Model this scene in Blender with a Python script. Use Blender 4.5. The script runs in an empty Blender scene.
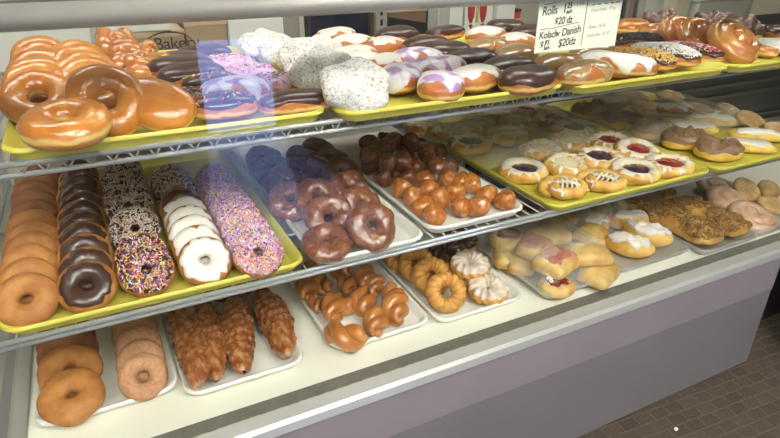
import bpy, math, random
from mathutils import Vector, Matrix, Euler, noise
random.seed(7)
SC = bpy.context.scene
COL = SC.collection
PI = math.pi
def R(d): return math.radians(d)

# ------------------------------------------------------------------ camera
CAM_Z = 1.14
EUL = Euler((1.11534493, -0.00551475, -0.46795858), 'XYZ')
FPX = 586.42
cd = bpy.data.cameras.new('camera'); cam = bpy.data.objects.new('camera', cd); COL.objects.link(cam)
cam.location = (0, 0, CAM_Z); cam.rotation_euler = EUL
cd.sensor_width = 36; cd.lens = 36 * FPX / 780; cd.clip_start = .02
SC.camera = cam
RM = EUL.to_matrix()
def ray(u, v): return RM @ Vector((u - 390, -(v - 219), -FPX))
def at_z(u, v, z):
    r = ray(u, v); return r * ((z - CAM_Z) / r.z) + Vector((0, 0, CAM_Z))
def at_y(u, v, y):
    r = ray(u, v); return r * (y / r.y) + Vector((0, 0, CAM_Z))

# ------------------------------------------------------------------ materials
MATS = {}
def nodes(name):
    m = bpy.data.materials.new(name); m.use_nodes = True
    nt = m.node_tree
    return m, nt, nt.nodes['Principled BSDF']
def mat(name, c1, c2=None, scale=30, rough=.5, coat=0, metal=0, bump=0, bscale=None, spec=.5, sss=0, lo=.35, hi=.65, detail=4, croug=.06):
    if name in MATS: return MATS[name]
    m, nt, b = nodes(name)
    b.inputs['Roughness'].default_value = rough
    b.inputs['Metallic'].default_value = metal
    b.inputs['Coat Weight'].default_value = coat
    b.inputs['Coat Roughness'].default_value = croug
    b.inputs['Specular IOR Level'].default_value = spec
    if sss:
        b.inputs['Subsurface Weight'].default_value = sss
        b.inputs['Subsurface Radius'].default_value = (.008, .004, .002)
    tc = nt.nodes.new('ShaderNodeTexCoord')
    if c2 is None: c2 = tuple(min(1, x * .88) for x in c1)
    n = nt.nodes.new('ShaderNodeTexNoise'); n.inputs['Scale'].default_value = scale; n.inputs['Detail'].default_value = detail
    r = nt.nodes.new('ShaderNodeValToRGB')
    r.color_ramp.elements[0].position = lo; r.color_ramp.elements[1].position = hi
    r.color_ramp.elements[0].color = (*c1, 1); r.color_ramp.elements[1].color = (*c2, 1)
    nt.links.new(tc.outputs['Object'], n.inputs['Vector']); nt.links.new(n.outputs['Fac'], r.inputs['Fac'])
    nt.links.new(r.outputs['Color'], b.inputs['Base Color'])
    if bump:
        n2 = nt.nodes.new('ShaderNodeTexNoise'); n2.inputs['Scale'].default_value = bscale or scale * 3; n2.inputs['Detail'].default_value = 5
        bp = nt.nodes.new('ShaderNodeBump'); bp.inputs['Strength'].default_value = bump; bp.inputs['Distance'].default_value = .004
        nt.links.new(tc.outputs['Object'], n2.inputs['Vector']); nt.links.new(n2.outputs['Fac'], bp.inputs['Height'])
        nt.links.new(bp.outputs['Normal'], b.inputs['Normal'])
        if coat: nt.links.new(bp.outputs['Normal'], b.inputs['Coat Normal'])
    MATS[name] = m
    return m
def banded(name, crust, crust2, pale, zc, zw, rough=.45, coat=.6, bump=.15):
    """dough with a pale seam round its side: colour by the thing's own height"""
    if name in MATS: return MATS[name]
    m = mat(name, crust, crust2, 28, rough, coat, bump=bump, bscale=90)
    nt = m.node_tree; b = nt.nodes['Principled BSDF']
    src = b.inputs['Base Color'].links[0].from_socket
    tc = [n for n in nt.nodes if n.type == 'TEX_COORD'][0]
    sx = nt.nodes.new('ShaderNodeSeparateXYZ'); nt.links.new(tc.outputs['Object'], sx.inputs[0])
    nn = nt.nodes.new('ShaderNodeTexNoise'); nn.inputs['Scale'].default_value = 35; nt.links.new(tc.outputs['Object'], nn.inputs['Vector'])
    ad = nt.nodes.new('ShaderNodeMath'); ad.operation = 'MULTIPLY_ADD'; ad.inputs[1].default_value = .012; nt.links.new(nn.outputs['Fac'], ad.inputs[0]); nt.links.new(sx.outputs['Z'], ad.inputs[2])
    sb = nt.nodes.new('ShaderNodeMath'); sb.operation = 'SUBTRACT'; sb.inputs[1].default_value = zc + .006; nt.links.new(ad.outputs[0], sb.inputs[0])
    ab = nt.nodes.new('ShaderNodeMath'); ab.operation = 'ABSOLUTE'; nt.links.new(sb.outputs[0], ab.inputs[0])
    mr = nt.nodes.new('ShaderNodeMapRange'); mr.inputs['From Min'].default_value = zw * .4; mr.inputs['From Max'].default_value = zw; nt.links.new(ab.outputs[0], mr.inputs['Value'])
    mx = nt.nodes.new('ShaderNodeMix'); mx.data_type = 'RGBA'
    nt.links.new(mr.outputs['Result'], mx.inputs['Factor']); mx.inputs['A'].default_value = (*pale, 1); nt.links.new(src, mx.inputs['B'])
    nt.links.new(mx.outputs['Result'], b.inputs['Base Color'])
    return m
def clear(name, tint=(1, 1, 1), gloss_rough=0.0, haze=0, hazecol=(.8, .8, .75), ior=1.45, base=0):
    m = bpy.data.materials.new(name); m.use_nodes = True; nt = m.node_tree; nt.nodes.clear()
    out = nt.nodes.new('ShaderNodeOutputMaterial')
    t = nt.nodes.new('ShaderNodeBsdfTransparent'); t.inputs['Color'].default_value = (*tint, 1)
    g = nt.nodes.new('ShaderNodeBsdfGlossy'); g.inputs['Roughness'].default_value = gloss_rough
    f = nt.nodes.new('ShaderNodeFresnel'); f.inputs['IOR'].default_value = ior
    ad = nt.nodes.new('ShaderNodeMath'); ad.operation = 'ADD'; ad.inputs[1].default_value = base; nt.links.new(f.outputs[0], ad.inputs[0])
    ge = nt.nodes.new('ShaderNodeNewGeometry'); sb = nt.nodes.new('ShaderNodeMath'); sb.operation = 'SUBTRACT'; sb.inputs[0].default_value = 1; nt.links.new(ge.outputs['Backfacing'], sb.inputs[1])
    mu = nt.nodes.new('ShaderNodeMath'); mu.operation = 'MULTIPLY'; nt.links.new(ad.outputs[0], mu.inputs[0]); nt.links.new(sb.outputs[0], mu.inputs[1]); ad = mu
    mx = nt.nodes.new('ShaderNodeMixShader'); nt.links.new(ad.outputs[0], mx.inputs[0])
    if haze:
        d = nt.nodes.new('ShaderNodeBsdfDiffuse'); d.inputs['Color'].default_value = (*hazecol, 1)
        m2 = nt.nodes.new('ShaderNodeMixShader'); m2.inputs[0].default_value = haze
        nt.links.new(t.outputs[0], m2.inputs[1]); nt.links.new(d.outputs[0], m2.inputs[2]); nt.links.new(m2.outputs[0], mx.inputs[1])
    else: nt.links.new(t.outputs[0], mx.inputs[1])
    nt.links.new(g.outputs[0], mx.inputs[2]); nt.links.new(mx.outputs[0], out.inputs['Surface'])
    return m
def emit(name, col, s):
    m = bpy.data.materials.new(name); m.use_nodes = True; nt = m.node_tree; nt.nodes.clear()
    out = nt.nodes.new('ShaderNodeOutputMaterial'); e = nt.nodes.new('ShaderNodeEmission')
    e.inputs['Color'].default_value = (*col, 1); e.inputs['Strength'].default_value = s; nt.links.new(e.outputs[0], out.inputs['Surface'])
    return m

YEL = mat('yellow_tray', (.66, .60, .085), (.60, .54, .075), 12, .42, .1)
WHT = mat('white_tray', (.80, .79, .72), (.75, .74, .67), 12, .4, .15)
ALU = mat('tray_metal', (.58, .57, .53), (.50, .49, .46), 20, .35, metal=.5)
CHR = mat('chrome', (.50, .52, .52), (.43, .45, .45), 20, .3, metal=.4)
FRM = mat('brushed_frame', (.50, .50, .46), (.44, .44, .40), 6, .45, metal=.55)
FRMD = mat('dark_channel', (.19, .18, .15), (.15, .14, .12), 30, .5, metal=.3)
DECK = mat('cream_deck', (.82, .81, .70), (.78, .77, .66), 5, .42)
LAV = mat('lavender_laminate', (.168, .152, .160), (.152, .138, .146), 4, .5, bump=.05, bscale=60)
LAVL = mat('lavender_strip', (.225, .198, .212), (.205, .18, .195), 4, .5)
GOLD = mat('gold_line', (.50, .44, .26), (.2, .17, .1), 90, .5, metal=.4)
BLK = mat('black', (.012, .012, .013), (.02, .02, .02), 20, .5)
KRAFT = mat('kraft_card', (.38, .27, .17), (.34, .24, .15), 8, .8)
KRAFTD = mat('brown_card', (.20, .12, .075), (.17, .10, .06), 8, .8)
CREAM = mat('cream_paint', (.60, .58, .47), (.56, .54, .43), 3, .6)
WHP = mat('white_panel', (.66, .68, .63), (.62, .64, .59), 3, .5)
INK = mat('ink', (.03, .03, .035), (.05, .05, .055), 50, .6)
INKF = mat('faded_ink', (.40, .40, .36), (.34, .34, .31), 90, .7)
PAPER = mat('sign_paper', (.82, .81, .64), (.78, .77, .60), 6, .7)

# doughs and toppings
cake = mat('cake_crust', (.50, .22, .055), (.38, .145, .032), 45, .62, bump=.35, bscale=160, sss=.1)
cakeb = mat('cake_crust_brown', (.33, .13, .04), (.24, .085, .028), 45, .6, bump=.35, bscale=160)
cinna = mat('cinnamon_sugar', (.45, .20, .085), (.52, .30, .17), 140, .7, bump=.5, bscale=260)
glaz = banded('glazed_yeast', (.47, .15, .018), (.60, .235, .035), (.74, .50, .16), 0, .0055, .28, .8, bump=.3)
glazr = mat('glazed_roll', (.42, .13, .028), (.60, .27, .07), 22, .25, 1, bump=.2, bscale=60)
yeast = banded('yeast_bun', (.42, .13, .025), (.50, .18, .035), (.76, .50, .16), -.004, .005, .5, .2)
yellowbun = mat('yellow_bun', (.66, .38, .05), (.80, .60, .13), 30, .5, .1, bump=.15)
choc = mat('chocolate_icing', (.060, .024, .014), (.042, .017, .011), 20, .35, .45, croug=.2)
chocm = mat('milk_chocolate_icing', (.085, .042, .028), (.065, .03, .02), 20, .3, .6, croug=.15)
wice = mat('white_icing', (.80, .77, .70), (.74, .70, .62), 20, .38, .25)
wglz = mat('thin_white_glaze', (.74, .68, .60), (.60, .46, .33), 60, .4, .3)
lil = mat('lilac_icing', (.42, .26, .50), (.80, .77, .80), 30, .38, .25, lo=.40, hi=.47, detail=1)
pink = mat('pink_icing', (.52, .28, .38), (.60, .38, .48), 20, .4, .2)
maple = mat('maple_icing', (.40, .235, .10), (.46, .29, .13), 30, .25, .9)
powder = mat('powdered_sugar', (.82, .81, .77), (.36, .25, .14), 230, .9, bump=1, bscale=260, lo=.50, hi=.72)
oldf = mat('glazed_chocolate_cake', (.20, .065, .028), (.36, .18, .11), 110, .3, .8, bump=.5, bscale=120, lo=.45, hi=.75)
oldd = mat('dark_glazed_cake', (.07, .024, .016), (.18, .085, .06), 90, .3, .8, bump=.7, bscale=120)
hole_g = mat('golden_hole', (.44, .13, .02), (.66, .34, .12), 90, .22, 1, lo=.45, hi=.8, bump=.45, bscale=120)
hole_b = mat('brown_hole', (.16, .045, .018), (.34, .14, .07), 90, .25, .9, lo=.45, hi=.8, bump=.5, bscale=120)
twistm = mat('twist_dough', (.42, .135, .028), (.56, .23, .05), 36, .3, .85, bump=.2, bscale=90)
crois = mat('glazed_croissant', (.25, .065, .014), (.56, .30, .12), 95, .22, 1, bump=.8, bscale=170, lo=.42, hi=.74)
crul = mat('cruller_dough', (.66, .35, .075), (.55, .25, .045), 50, .45, .3, bump=.3, bscale=120)
danish = mat('danish_dough', (.58, .27, .04), (.78, .52, .14), 30, .5, .2, bump=.25, bscale=90)
brown = mat('toasted_dough', (.42, .23, .08), (.62, .44, .19), 40, .6, 0, bump=.3)
bread = mat('kolach_dough', (.74, .55, .20), (.52, .28, .07), 22, .55, .1, bump=.15)
cherry = mat('cherry_filling', (.20, .012, .012), (.34, .03, .022), 60, .2, 1, bump=.4)
blueb = mat('blueberry_filling', (.03, .018, .035), (.075, .03, .06), 80, .2, 1, bump=.5)
cheese = mat('cheese_filling', (.80, .74, .52), (.76, .66, .38), 40, .4, .3)
fruitp = mat('pink_fruit', (.45, .12, .10), (.60, .28, .20), 80, .4, .4, bump=.4)
brfrost = mat('brown_frosting', (.30, .185, .095), (.23, .13, .065), 60, .5, .1, bump=.5, bscale=90)
crumbm = mat('pecan_crumbs', (.25, .11, .028), (.42, .25, .08), 110, .6, bump=.5)
cocon = mat('coconut', (.78, .76, .70), (.72, .70, .64), 50, .7)
tocon = mat('toasted_coconut', (.52, .33, .25), (.66, .48, .38), 60, .7)
peanut = mat('peanut', (.74, .48, .14), (.62, .36, .10), 70, .6)
ccrumb = mat('cookie_crumb', (.03, .022, .02), (.06, .04, .035), 70, .7)
SPR = [mat('sprinkle_pink', (.75, .13, .32), rough=.4), mat('sprinkle_yellow', (.80, .62, .06), rough=.4), mat('sprinkle_purple', (.16, .08, .36), rough=.4),
       mat('sprinkle_white', (.82, .80, .76), rough=.4), mat('sprinkle_orange', (.80, .30, .06), rough=.4)]

# ------------------------------------------------------------------ mesh helpers
class MB:
    def __init__(s): s.v = []; s.f = []; s.mi = []
    def add(s, vs, fs, mi=0):
        o = len(s.v); s.v += [tuple(p) for p in vs]; s.f += [tuple(i + o for i in f) for f in fs]; s.mi += [mi] * len(fs); return s
    def box(s, a, b, mi=0):
        x0, y0, z0 = a; x1, y1, z1 = b
        return s.add([(x0, y0, z0), (x1, y0, z0), (x1, y1, z0), (x0, y1, z0), (x0, y0, z1), (x1, y0, z1), (x1, y1, z1), (x0, y1, z1)],
                     [(0, 3, 2, 1), (4, 5, 6, 7), (0, 1, 5, 4), (1, 2, 6, 5), (2, 3, 7, 6), (3, 0, 4, 7)], mi)
    def tube(s, pts, r, n=8, mi=0, closed=False):
        pts = [Vector(p) for p in pts]; N = len(pts); rs = r if isinstance(r, (list, tuple)) else [r] * N
        vs = []; up = None
        for i, p in enumerate(pts):
            a = pts[max(i - 1, 0)]; b = pts[min(i + 1, N - 1)]
            if closed: a = pts[i - 1]; b = pts[(i + 1) % N]
            t = (b - a).normalized()
            if up is None: up = t.orthogonal().normalized()
            up = (up - t * up.dot(t)).normalized(); w = t.cross(up)
            for k in range(n):
                an = 2 * PI * k / n; vs.append(p + (up * math.cos(an) + w * math.sin(an)) * rs[i])
        fs = []
        for i in range(N if closed else N - 1):
            j = (i + 1) % N
            for k in range(n): fs.append((i * n + k, i * n + (k + 1) % n, j * n + (k + 1) % n, j * n + k))
        if not closed: fs += [tuple(range(n))[::-1], tuple((N - 1) * n + k for k in range(n))]
        return s.add(vs, fs, mi)
    def grid(s, vs, nu, nv, wrap_u=True, mi=0):
        fs = []
        for j in range(nv - 1):
            for i in range(nu if wrap_u else nu - 1):
                i2 = (i + 1) % nu; fs.append((j * nu + i, j * nu + i2, (j + 1) * nu + i2, (j + 1) * nu + i))
        return s.add(vs, fs, mi)
    def mesh(s, name, mats, smooth=True):
        me = bpy.data.meshes.new(name); me.from_pydata(s.v, [], s.f)
        for m in (mats if isinstance(mats, (list, tuple)) else [mats]): me.materials.append(m)
        me.polygons.foreach_set('material_index', s.mi)
        if smooth: me.polygons.foreach_set('use_smooth', [True] * len(me.polygons))
        me.update(); return me
def ob(name, me, parent=None):
    o = bpy.data.objects.new(name, me); COL.objects.link(o); o.parent = parent; return o
def empty(name, loc=(0, 0, 0)):
    o = bpy.data.objects.new(name, None); o.empty_display_size = .03; COL.objects.link(o); o.location = loc; return o
def tag(o, label, cat, group=None):
    o['label'] = label; o['category'] = cat
    if group: o['group'] = group
    return o
def struct(name, me):
    o = ob(name, me); o['kind'] = 'structure'; return o
def boxm(name, a, b, m, bev=0):
    me = MB().box(a, b).mesh(name, m, smooth=False)
    return me
def bev(o, w, seg=2):
    md = o.modifiers.new('bevel', 'BEVEL'); md.width = w; md.segments = seg; md.limit_method = 'ANGLE'; return o
def nz(p, s, seed=0): return noise.noise(Vector(p) * s + Vector((seed * 7.3, seed * 3.1, seed * 1.7)))

# surfaces (theta, psi) -> point
def ring_surf(Rr, r, sq=1, amp=.04, seed=0, nsc=30, ex=1, lump=0, flute=0, nfl=12):
    R0 = Rr - r
    def S(th, ps, t=0):
        k = 1 + (flute * (abs(math.cos((nfl * th + 1.6 * ps) / 2)) - .5) if flute else 0)
        rr = r * k; c, s_ = math.cos(ps), math.sin(ps)
        p = Vector(((R0 + rr * c) * math.cos(th) * ex, (R0 + rr * c) * math.sin(th), rr * s_ * sq))
        n = Vector((c * math.cos(th), c * math.sin(th), s_ / max(sq, .3))).normalized()
        d = r * amp * 2 * nz(p, nsc, seed) + (r * lump * nz(p, nsc * 2.5, seed + 5) if lump else 0)
        return p + n * (d + t)
    return S
def bun_surf(L, W, H, e=.8, amp=.04, seed=0, nsc=20, flat=.75, bend=0, dent=0):
    def pw(x, k): return math.copysign(abs(x) ** k, x)
    def S(th, ps, t=0):
        c, s_ = math.cos(ps), math.sin(ps)
        x = L * pw(math.cos(th), e) * pw(c, .8); y = W * pw(math.sin(th), e) * pw(c, .8); z = H * pw(s_, .8) * (1 if s_ > 0 else flat)
        if dent: z -= dent * H * math.exp(-((x / L) ** 2 + (y / W) ** 2) / .12) * (s_ > 0) * abs(s_) ** .5
        p = Vector((x, y, z)); n = Vector((x / L / L, y / W / W, z / H / H + 1e-6)).normalized()
        q = p + n * (min(L, W) * amp * 2 * nz(p, nsc, seed) + t)
        if bend: q.y += bend * (q.x / L) ** 2 * L
        return q
    return S
def closed_ring(S, nu=44, nv=18):
    return MB().grid([S(2 * PI * i / nu, 2 * PI * j / nv) for j in range(nv) for i in range(nu)] + [], nu, nv).add([], [])
def ring_mesh(name, S, m, nu=44, nv=18):
    vs = [S(2 * PI * i / nu, 2 * PI * j / nv) for j in range(nv) for i in range(nu)]
    fs = [(j * nu + i, j * nu + (i + 1) % nu, ((j + 1) % nv) * nu + (i + 1) % nu, ((j + 1) % nv) * nu + i) for j in range(nv) for i in range(nu)]
    return MB().add(vs, fs).mesh(name, m)
def bun_mesh(name, S, m, nu=40, nv=20):
    vs = [S(0, -PI / 2)]; 
    for j in range(1, nv): vs += [S(2 * PI * i / nu, -PI / 2 + PI * j / nv) for i in range(nu)]
    vs.append(S(0, PI / 2)); fs = []
    for i in range(nu):
        fs.append((0, 1 + (i + 1) % nu, 1 + i)); b = 1 + (nv - 2) * nu; fs.append((b + i, b + (i + 1) % nu, len(vs) - 1))
    for j in range(nv - 2):
        for i in range(nu):
            a = 1 + j * nu; fs.append((a + i, a + (i + 1) % nu, a + nu + (i + 1) % nu, a + nu + i))
    return MB().add(vs, fs).mesh(name, m)
def shell_ring(name, S, m, lo=20, hi=175, t=.0018, wob=14, seed=0, nu=48, nv=12, freq=3):
    vs = []
    for j in range(nv + 1):
        f = j / nv
        for i in range(nu):
            th = 2 * PI * i / nu
            w = wob * (noise.noise(Vector((math.cos(th) * freq, math.sin(th) * freq, seed * 3.3))) * 1.6)
            a = R(lo + w); b = R(hi - w * .4)
            ps = a + (b - a) * f
            tt = -.001 if j in (0, nv) else t * (.75 if j in (1, nv - 1) else 1)
            vs.append(S(th, ps, tt))
    return MB().grid(vs, nu, nv + 1).mesh(name, m)
def shell_bun(name, S, m, lo=12, t=.002, wob=14, seed=0, nu=44, nv=10, freq=2.2, rough=0):
    vs = []
    for j in range(nv):
        for i in range(nu):
            th = 2 * PI * i / nu
            a = R(lo + wob * 1.8 * noise.noise(Vector((math.cos(th) * freq, math.sin(th) * freq, seed * 3.3))))
            ps = a + (PI / 2 - a) * j / nv
            tt = -.001 if j == 0 else t * (.75 if j == 1 else 1)
            p = S(th, ps, tt)
            if rough and j: p = p + Vector((0, 0, rough * (nz(p, 75, seed) + .4)))
            vs.append(p)
    mb = MB().grid(vs, nu, nv); top = S(0, PI / 2, t); k = len(mb.v)
    mb.v.append(tuple(top)); b = (nv - 1) * nu
    for i in range(nu): mb.f.append((b + i, b + (i + 1) % nu, k)); mb.mi.append(0)
    return mb.mesh(name, m)
def bits(name, S, mats, n, lo, hi, ln=.0055, rad=.0008, t=.002, seed=0, thr=None, wob=.0):
    rng = random.Random(seed); mb = MB()
    for k in range(n):
        th = rng.uniform(*(thr or (0, 2 * PI))); ps = R(rng.uniform(lo, hi)); e = 1e-3
        p = S(th, ps, t + rng.uniform(0, rad)); a = (S(th + e, ps, t) - S(th, ps, t)); b = (S(th, ps + e, t) - S(th, ps, t))
        if a.length < 1e-9 or b.length < 1e-9: continue
        a.normalize(); b.normalize(); an = rng.uniform(0, PI); d = a * math.cos(an) + b * math.sin(an) + a.cross(b) * rng.uniform(-wob, wob)
        l = ln * rng.uniform(.7, 1.2) / 2; q = p - d * l; q2 = p + d * l
        mb.tube([q, q2], rad * rng.uniform(.8, 1.2), 5, rng.randrange(len(mats)))
    return mb.mesh(name, mats)

# ------------------------------------------------------------------ kinds of pastry: (object name, category, [(part name, mesh, label, [sub])...])
KIND = {}
def kind(key, oname, cat, variants): KIND[key] = (oname, cat, variants)
def P(n, me, lab=None): return (n, me, lab)
NV = 3
def ringkind(key, oname, dough, Rr=.043, r=.0170, sq=.9, icing=None, lo=18, spr=None, nspr=230, amp=.05, lump=0, flute=0, nfl=12, wob=12, hi=178, ln=.0055, rad=.0009, ex=1, ilab=None, nv=NV, nu=44, cat='donut'):
    vs = []
    for s in range(nv):
        S = ring_surf(Rr, r, sq, amp, s + len(KIND) * 3, 26, ex, lump, flute, nfl)
        ps = [P('dough', ring_mesh(key + '_dough', S, dough, nu=nu if not flute else 96), None)]
        if icing: ps.append(P('icing', shell_ring(key + '_icing', S, icing, lo, hi, wob=wob, seed=s, nu=48 if not flute else 96), ilab))
        if spr: ps.append(P('sprinkles', bits(key + '_bits', S, spr, nspr, lo + 8, hi - 28, ln, rad, seed=s), None))
        vs.append(ps)
    kind(key, oname, cat, vs)
ringkind('cake', 'cake_donut', cake, r=.0175)
ringkind('cakeb', 'cake_donut', cakeb, r=.0175)
ringkind('bigcake', 'cake_donut', cake, .052, .0215, .78, amp=.08)
ringkind('bigcakeb', 'cake_donut', cakeb, .052, .0215, .78, amp=.08)
ringkind('cinn', 'sugared_donut', cinna, .042, .0165, .9)
ringkind('choc', 'iced_donut', cake, icing=choc, lo=44, wob=20)
ringkind('chocspr', 'sprinkled_donut', cake, icing=choc, lo=34, wob=20, spr=SPR, nspr=480)
ringkind('white', 'iced_donut', cake, icing=wice, lo=36, wob=34)
ringkind('pinkspr', 'sprinkled_donut', cake, icing=pink, lo=26, spr=SPR, nspr=760, ln=.0042)
ringkind('chococo', 'coconut_donut', cakeb, icing=chocm, lo=10, spr=[tocon, cocon], nspr=460, ln=.008, rad=.0009)
ringkind('glazed', 'glazed_donut', glaz, .059, .0225, .85, amp=.07)
ringkind('oldf', 'old_fashioned_donut', oldf, .047, .0195, .85, amp=.16, lump=.2)
ringkind('oldd', 'old_fashioned_donut', oldd, .045, .019, .8, amp=.16, lump=.2)
ringkind('cruller', 'cruller', crul, .045, .0158, 1.0, amp=.06, flute=.24, nfl=15, cat='cruller')
ringkind('crulw', 'cruller', crul, .044, .0175, .95, amp=.03, flute=.36, nfl=13, icing=wglz, lo=22, hi=190, wob=16, cat='cruller')
ringkind('crulc', 'cruller', crul, .044, .0175, .95, amp=.03, flute=.36, nfl=13, icing=choc, lo=14, hi=190, wob=8, cat='cruller')

def bunkind(key, oname, dough, L, W, H, icing=None, lo=10, spr=None, nspr=120, e=.85, amp=.05, flat=.75, ln=.0055, rad=.0009, wob=12, rough=0, t=.002, bend=0, dent=0, splab=None, spn='sprinkles', nv=NV, cat='donut', slo=24, fill=None, ilab=None, nsc=18, it=None):
    vs = []
    for s in range(nv):
        S = bun_surf(L, W, H, e, amp, s + len(KIND) * 3, nsc, flat, bend, dent)
        ps = [P('dough', bun_mesh(key + '_dough', S, dough), None)]
        if icing: ps.append(P('icing', shell_bun(key + '_icing', S, icing, lo, t, wob, s, rough=rough), ilab))
        if fill: ps.append(P('filling', shell_bun(key + '_fill', S, fill, 62, .003, 10, s, rough=.002), None))
        if spr: ps.append(P(spn, bits(key + '_bits', S, spr, nspr, slo, 86, ln, rad, seed=s, wob=.3), splab))
        vs.append(ps)
    kind(key, oname, cat, vs)
bunkind('glzbun', 'filled_donut', glaz, .060, .043, .024, amp=.05)
bunkind('powd', 'powdered_donut', powder, .056, .046, .022, amp=.14, flat=.9, nsc=34)
bunkind('wbun', 'iced_bun', yeast, .060, .040, .024, wice, 34, wob=24, t=.0014)
bunkind('lbun', 'iced_bun', yeast, .060, .040, .026, lil, 14, wob=44)
bunkind('cbun', 'iced_bun', yeast, .060, .041, .026, choc, 4)
bunkind('mbun', 'iced_bun', yeast, .066, .040, .025, maple, 12, wob=40)
bunkind('cjohn', 'long_john', yeast, .062, .027, .020, choc, 10, e=.6)
bunkind('csjohn', 'sprinkled_donut', yeast, .052, .034, .021, choc, 14, spr=SPR, nspr=70)
bunkind('pbun', 'sprinkled_donut', yeast, .052, .036, .022, pink, 6, spr=SPR, nspr=150)
bunkind('nutjohn', 'long_john', yeast, .078, .034, .022, chocm, 6, spr=[peanut], nspr=620, ln=.0035, rad=.0019, spn='chopped_nuts')
bunkind('cocojohn', 'long_john', yeast, .080, .038, .025, chocm, 6, spr=[cocon], nspr=800, ln=.009, rad=.0011, spn='coconut_flakes')
bunkind('sprjohn', 'long_john', yeast, .078, .034, .022, choc, 6, spr=[SPR[0], SPR[0], SPR[4], SPR[3]], nspr=360, ln=.005, rad=.0011, slo=34)
bunkind('crumbjohn', 'long_john', yeast, .072, .036, .024, choc, 6, spr=[ccrumb], nspr=500, ln=.003, rad=.0018, spn='cookie_crumbs')
bunkind('whjohn', 'long_john', yeast, .078, .042, .026, wice, 12, e=.75, wob=34)
bunkind('dark', 'iced_bun', oldd, .040, .033, .022, amp=.18)
bunkind('fritter', 'apple_fritter', oldd, .058, .046, .024, amp=.22, cat='fritter', nsc=45)
bunkind('plum', 'filled_donut', mat('red_brown_glaze', (.12, .02, .012), (.17, .035, .02), 30, .2, 1), .036, .026, .02)
bunkind('brfrost', 'frosted_bun', yellowbun, .060, .044, .022, brfrost, 14, t=.004, rough=.015, amp=.06, cat='pastry')
bunkind('ybar', 'iced_pastry_bar', yellowbun, .072, .033, .016, wice, 38, e=.5, wob=16, cat='pastry')
bunkind('cookie', 'round_pastry', brown, .048, .046, .015, amp=.06, cat='pastry')
bunkind('kolach', 'kolach', bread, .050, .039, .025, fruitp, 50, e=.4, wob=14, dent=.25, amp=.06, cat='kolach')
bunkind('kolachp', 'kolach', bread, .050, .037, .023, e=.45, amp=.08, cat='kolach')
bunkind('kolachr', 'kolach', bread, .044, .040, .020, cherry, 60, wob=10, dent=.3, amp=.05, cat='kolach')
bunkind('creamp', 'cream_pastry', danish, .055, .026, .022, wice, 40, t=.004, rough=.006, wob=20, bend=.25, amp=.1, spr=[brown], nspr=40, ln=.003, rad=.001, spn='crumbs', cat='pastry')
bunkind('snack', 'ham_roll', brown, .04, .028, .02, amp=.12, cat='pastry')
bunkind('pecan', 'pecan_pastry', mat('egg_pastry', (.62, .40, .10), (.46, .22, .05), 26, .5, .1, bump=.4), .115, .043, .024, e=.45, amp=.12, nsc=40, spr=[crumbm], nspr=1100, ln=.0045, rad=.0019, spn='pecan_crumbs', slo=12, cat='pastry')
# round holes
for key, m, nm in (('holeg', hole_g, 'golden'), ('holeb', hole_b, 'brown')):
    kind(key, 'donut_hole', 'donut hole', [[P('dough', bun_mesh(key, bun_surf(.0245, .0225, .0215, 1, .16, s, 34, .9), m, 24, 14))] for s in range(4)])
# spiral rolls
def rollkind(key, oname, dough, Rr, H, turns=2.2, amp=.04, icing=None):
    vs = []
    for s in range(2):
        S0 = bun_surf(Rr, Rr * .95, H, 1, amp, s + 40, 18, .9)
        def S(th, ps, t=0):
            p = S0(th, ps, t); rho = math.hypot(p.x, p.y) / Rr
            if ps > .1:
                fr = (rho * turns - th / (2 * PI) + 10) % 1.0
                g = math.exp(-((fr - .5) / .16) ** 2) * min(1, rho * 5)
                p.z -= .0085 * g * min(1, (ps - .1) * 3)
            return p
        nu, nv = 72, 36; vsx = [S(0, -PI / 2)]; 
        me = bun_mesh(key, S, dough, nu, nv); ps_ = [P('dough', me)]
        vs.append(ps_)
    kind(key, oname, 'roll', vs)
rollkind('roll', 'cinnamon_roll', glazr, .056, .025)
rollkind('proll', 'cinnamon_roll', mat('rosy_roll', (.56, .30, .17), (.66, .46, .33), 40, .4, .4, bump=.3), .062, .020, 1.6)
# knotted glazed roll
def knot(s):
    mb = MB(); rng = random.Random(s + 3)
    pts = [Vector((.034 * math.cos(a) * (1 + .2 * math.sin(3 * a)), .026 * math.sin(a), .012 + .010 * math.sin(3 * a + s))) for a in [2 * PI * i / 40 for i in range(40)]]
    mb.tube(pts, [.0165 * (1 + .14 * math.sin(i * 1.1 + s)) for i in range(40)], 14, closed=True)
    mb.tube([Vector((-.03 + .06 * i / 12, .01 * math.sin(i), .022 + .006 * math.sin(i * .6))) for i in range(13)], [.006 + .011 * math.sin(PI * i / 12) for i in range(13)], 12)
    return mb.mesh('knot', glazr)
kind('knot', 'knotted_roll', 'roll', [[P('dough', knot(s))] for s in range(3)])
# twist: two strands wound round each other, doubled back at one end
def twist(s):
    mb = MB(); L = .062
    N = 30
    for k in (0, 1):
        pts = []; rs = []
        for i in range(N):
            f = i / (N - 1); a = f * 3.6 * PI / 2 + k * PI + s * .3
            x = -L / 2 + L * f; w = .0115 * min(1, 4 * f + .25) * min(1, 4 * (1 - f) + .25)
            pts.append(Vector((x, math.cos(a) * w + .012 * math.sin(f * 2.6) * (s - 1), math.sin(a) * w * .8)))
            rs.append(.0125 * (math.sin(PI * min(max(f * .88 + .06, 0), 1)) ** .45))
        pts.insert(0, pts[0] + (pts[0] - pts[1]) * 1.6); rs.insert(0, .003); pts.append(pts[-1] + (pts[-1] - pts[-2]) * 1.6); rs.append(.003)
        mb.tube(pts, rs, 12)
    return mb.mesh('twist', twistm)
kind('twist', 'donut_twist', 'donut', [[P('dough', twist(s))] for s in range(3)])
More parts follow.
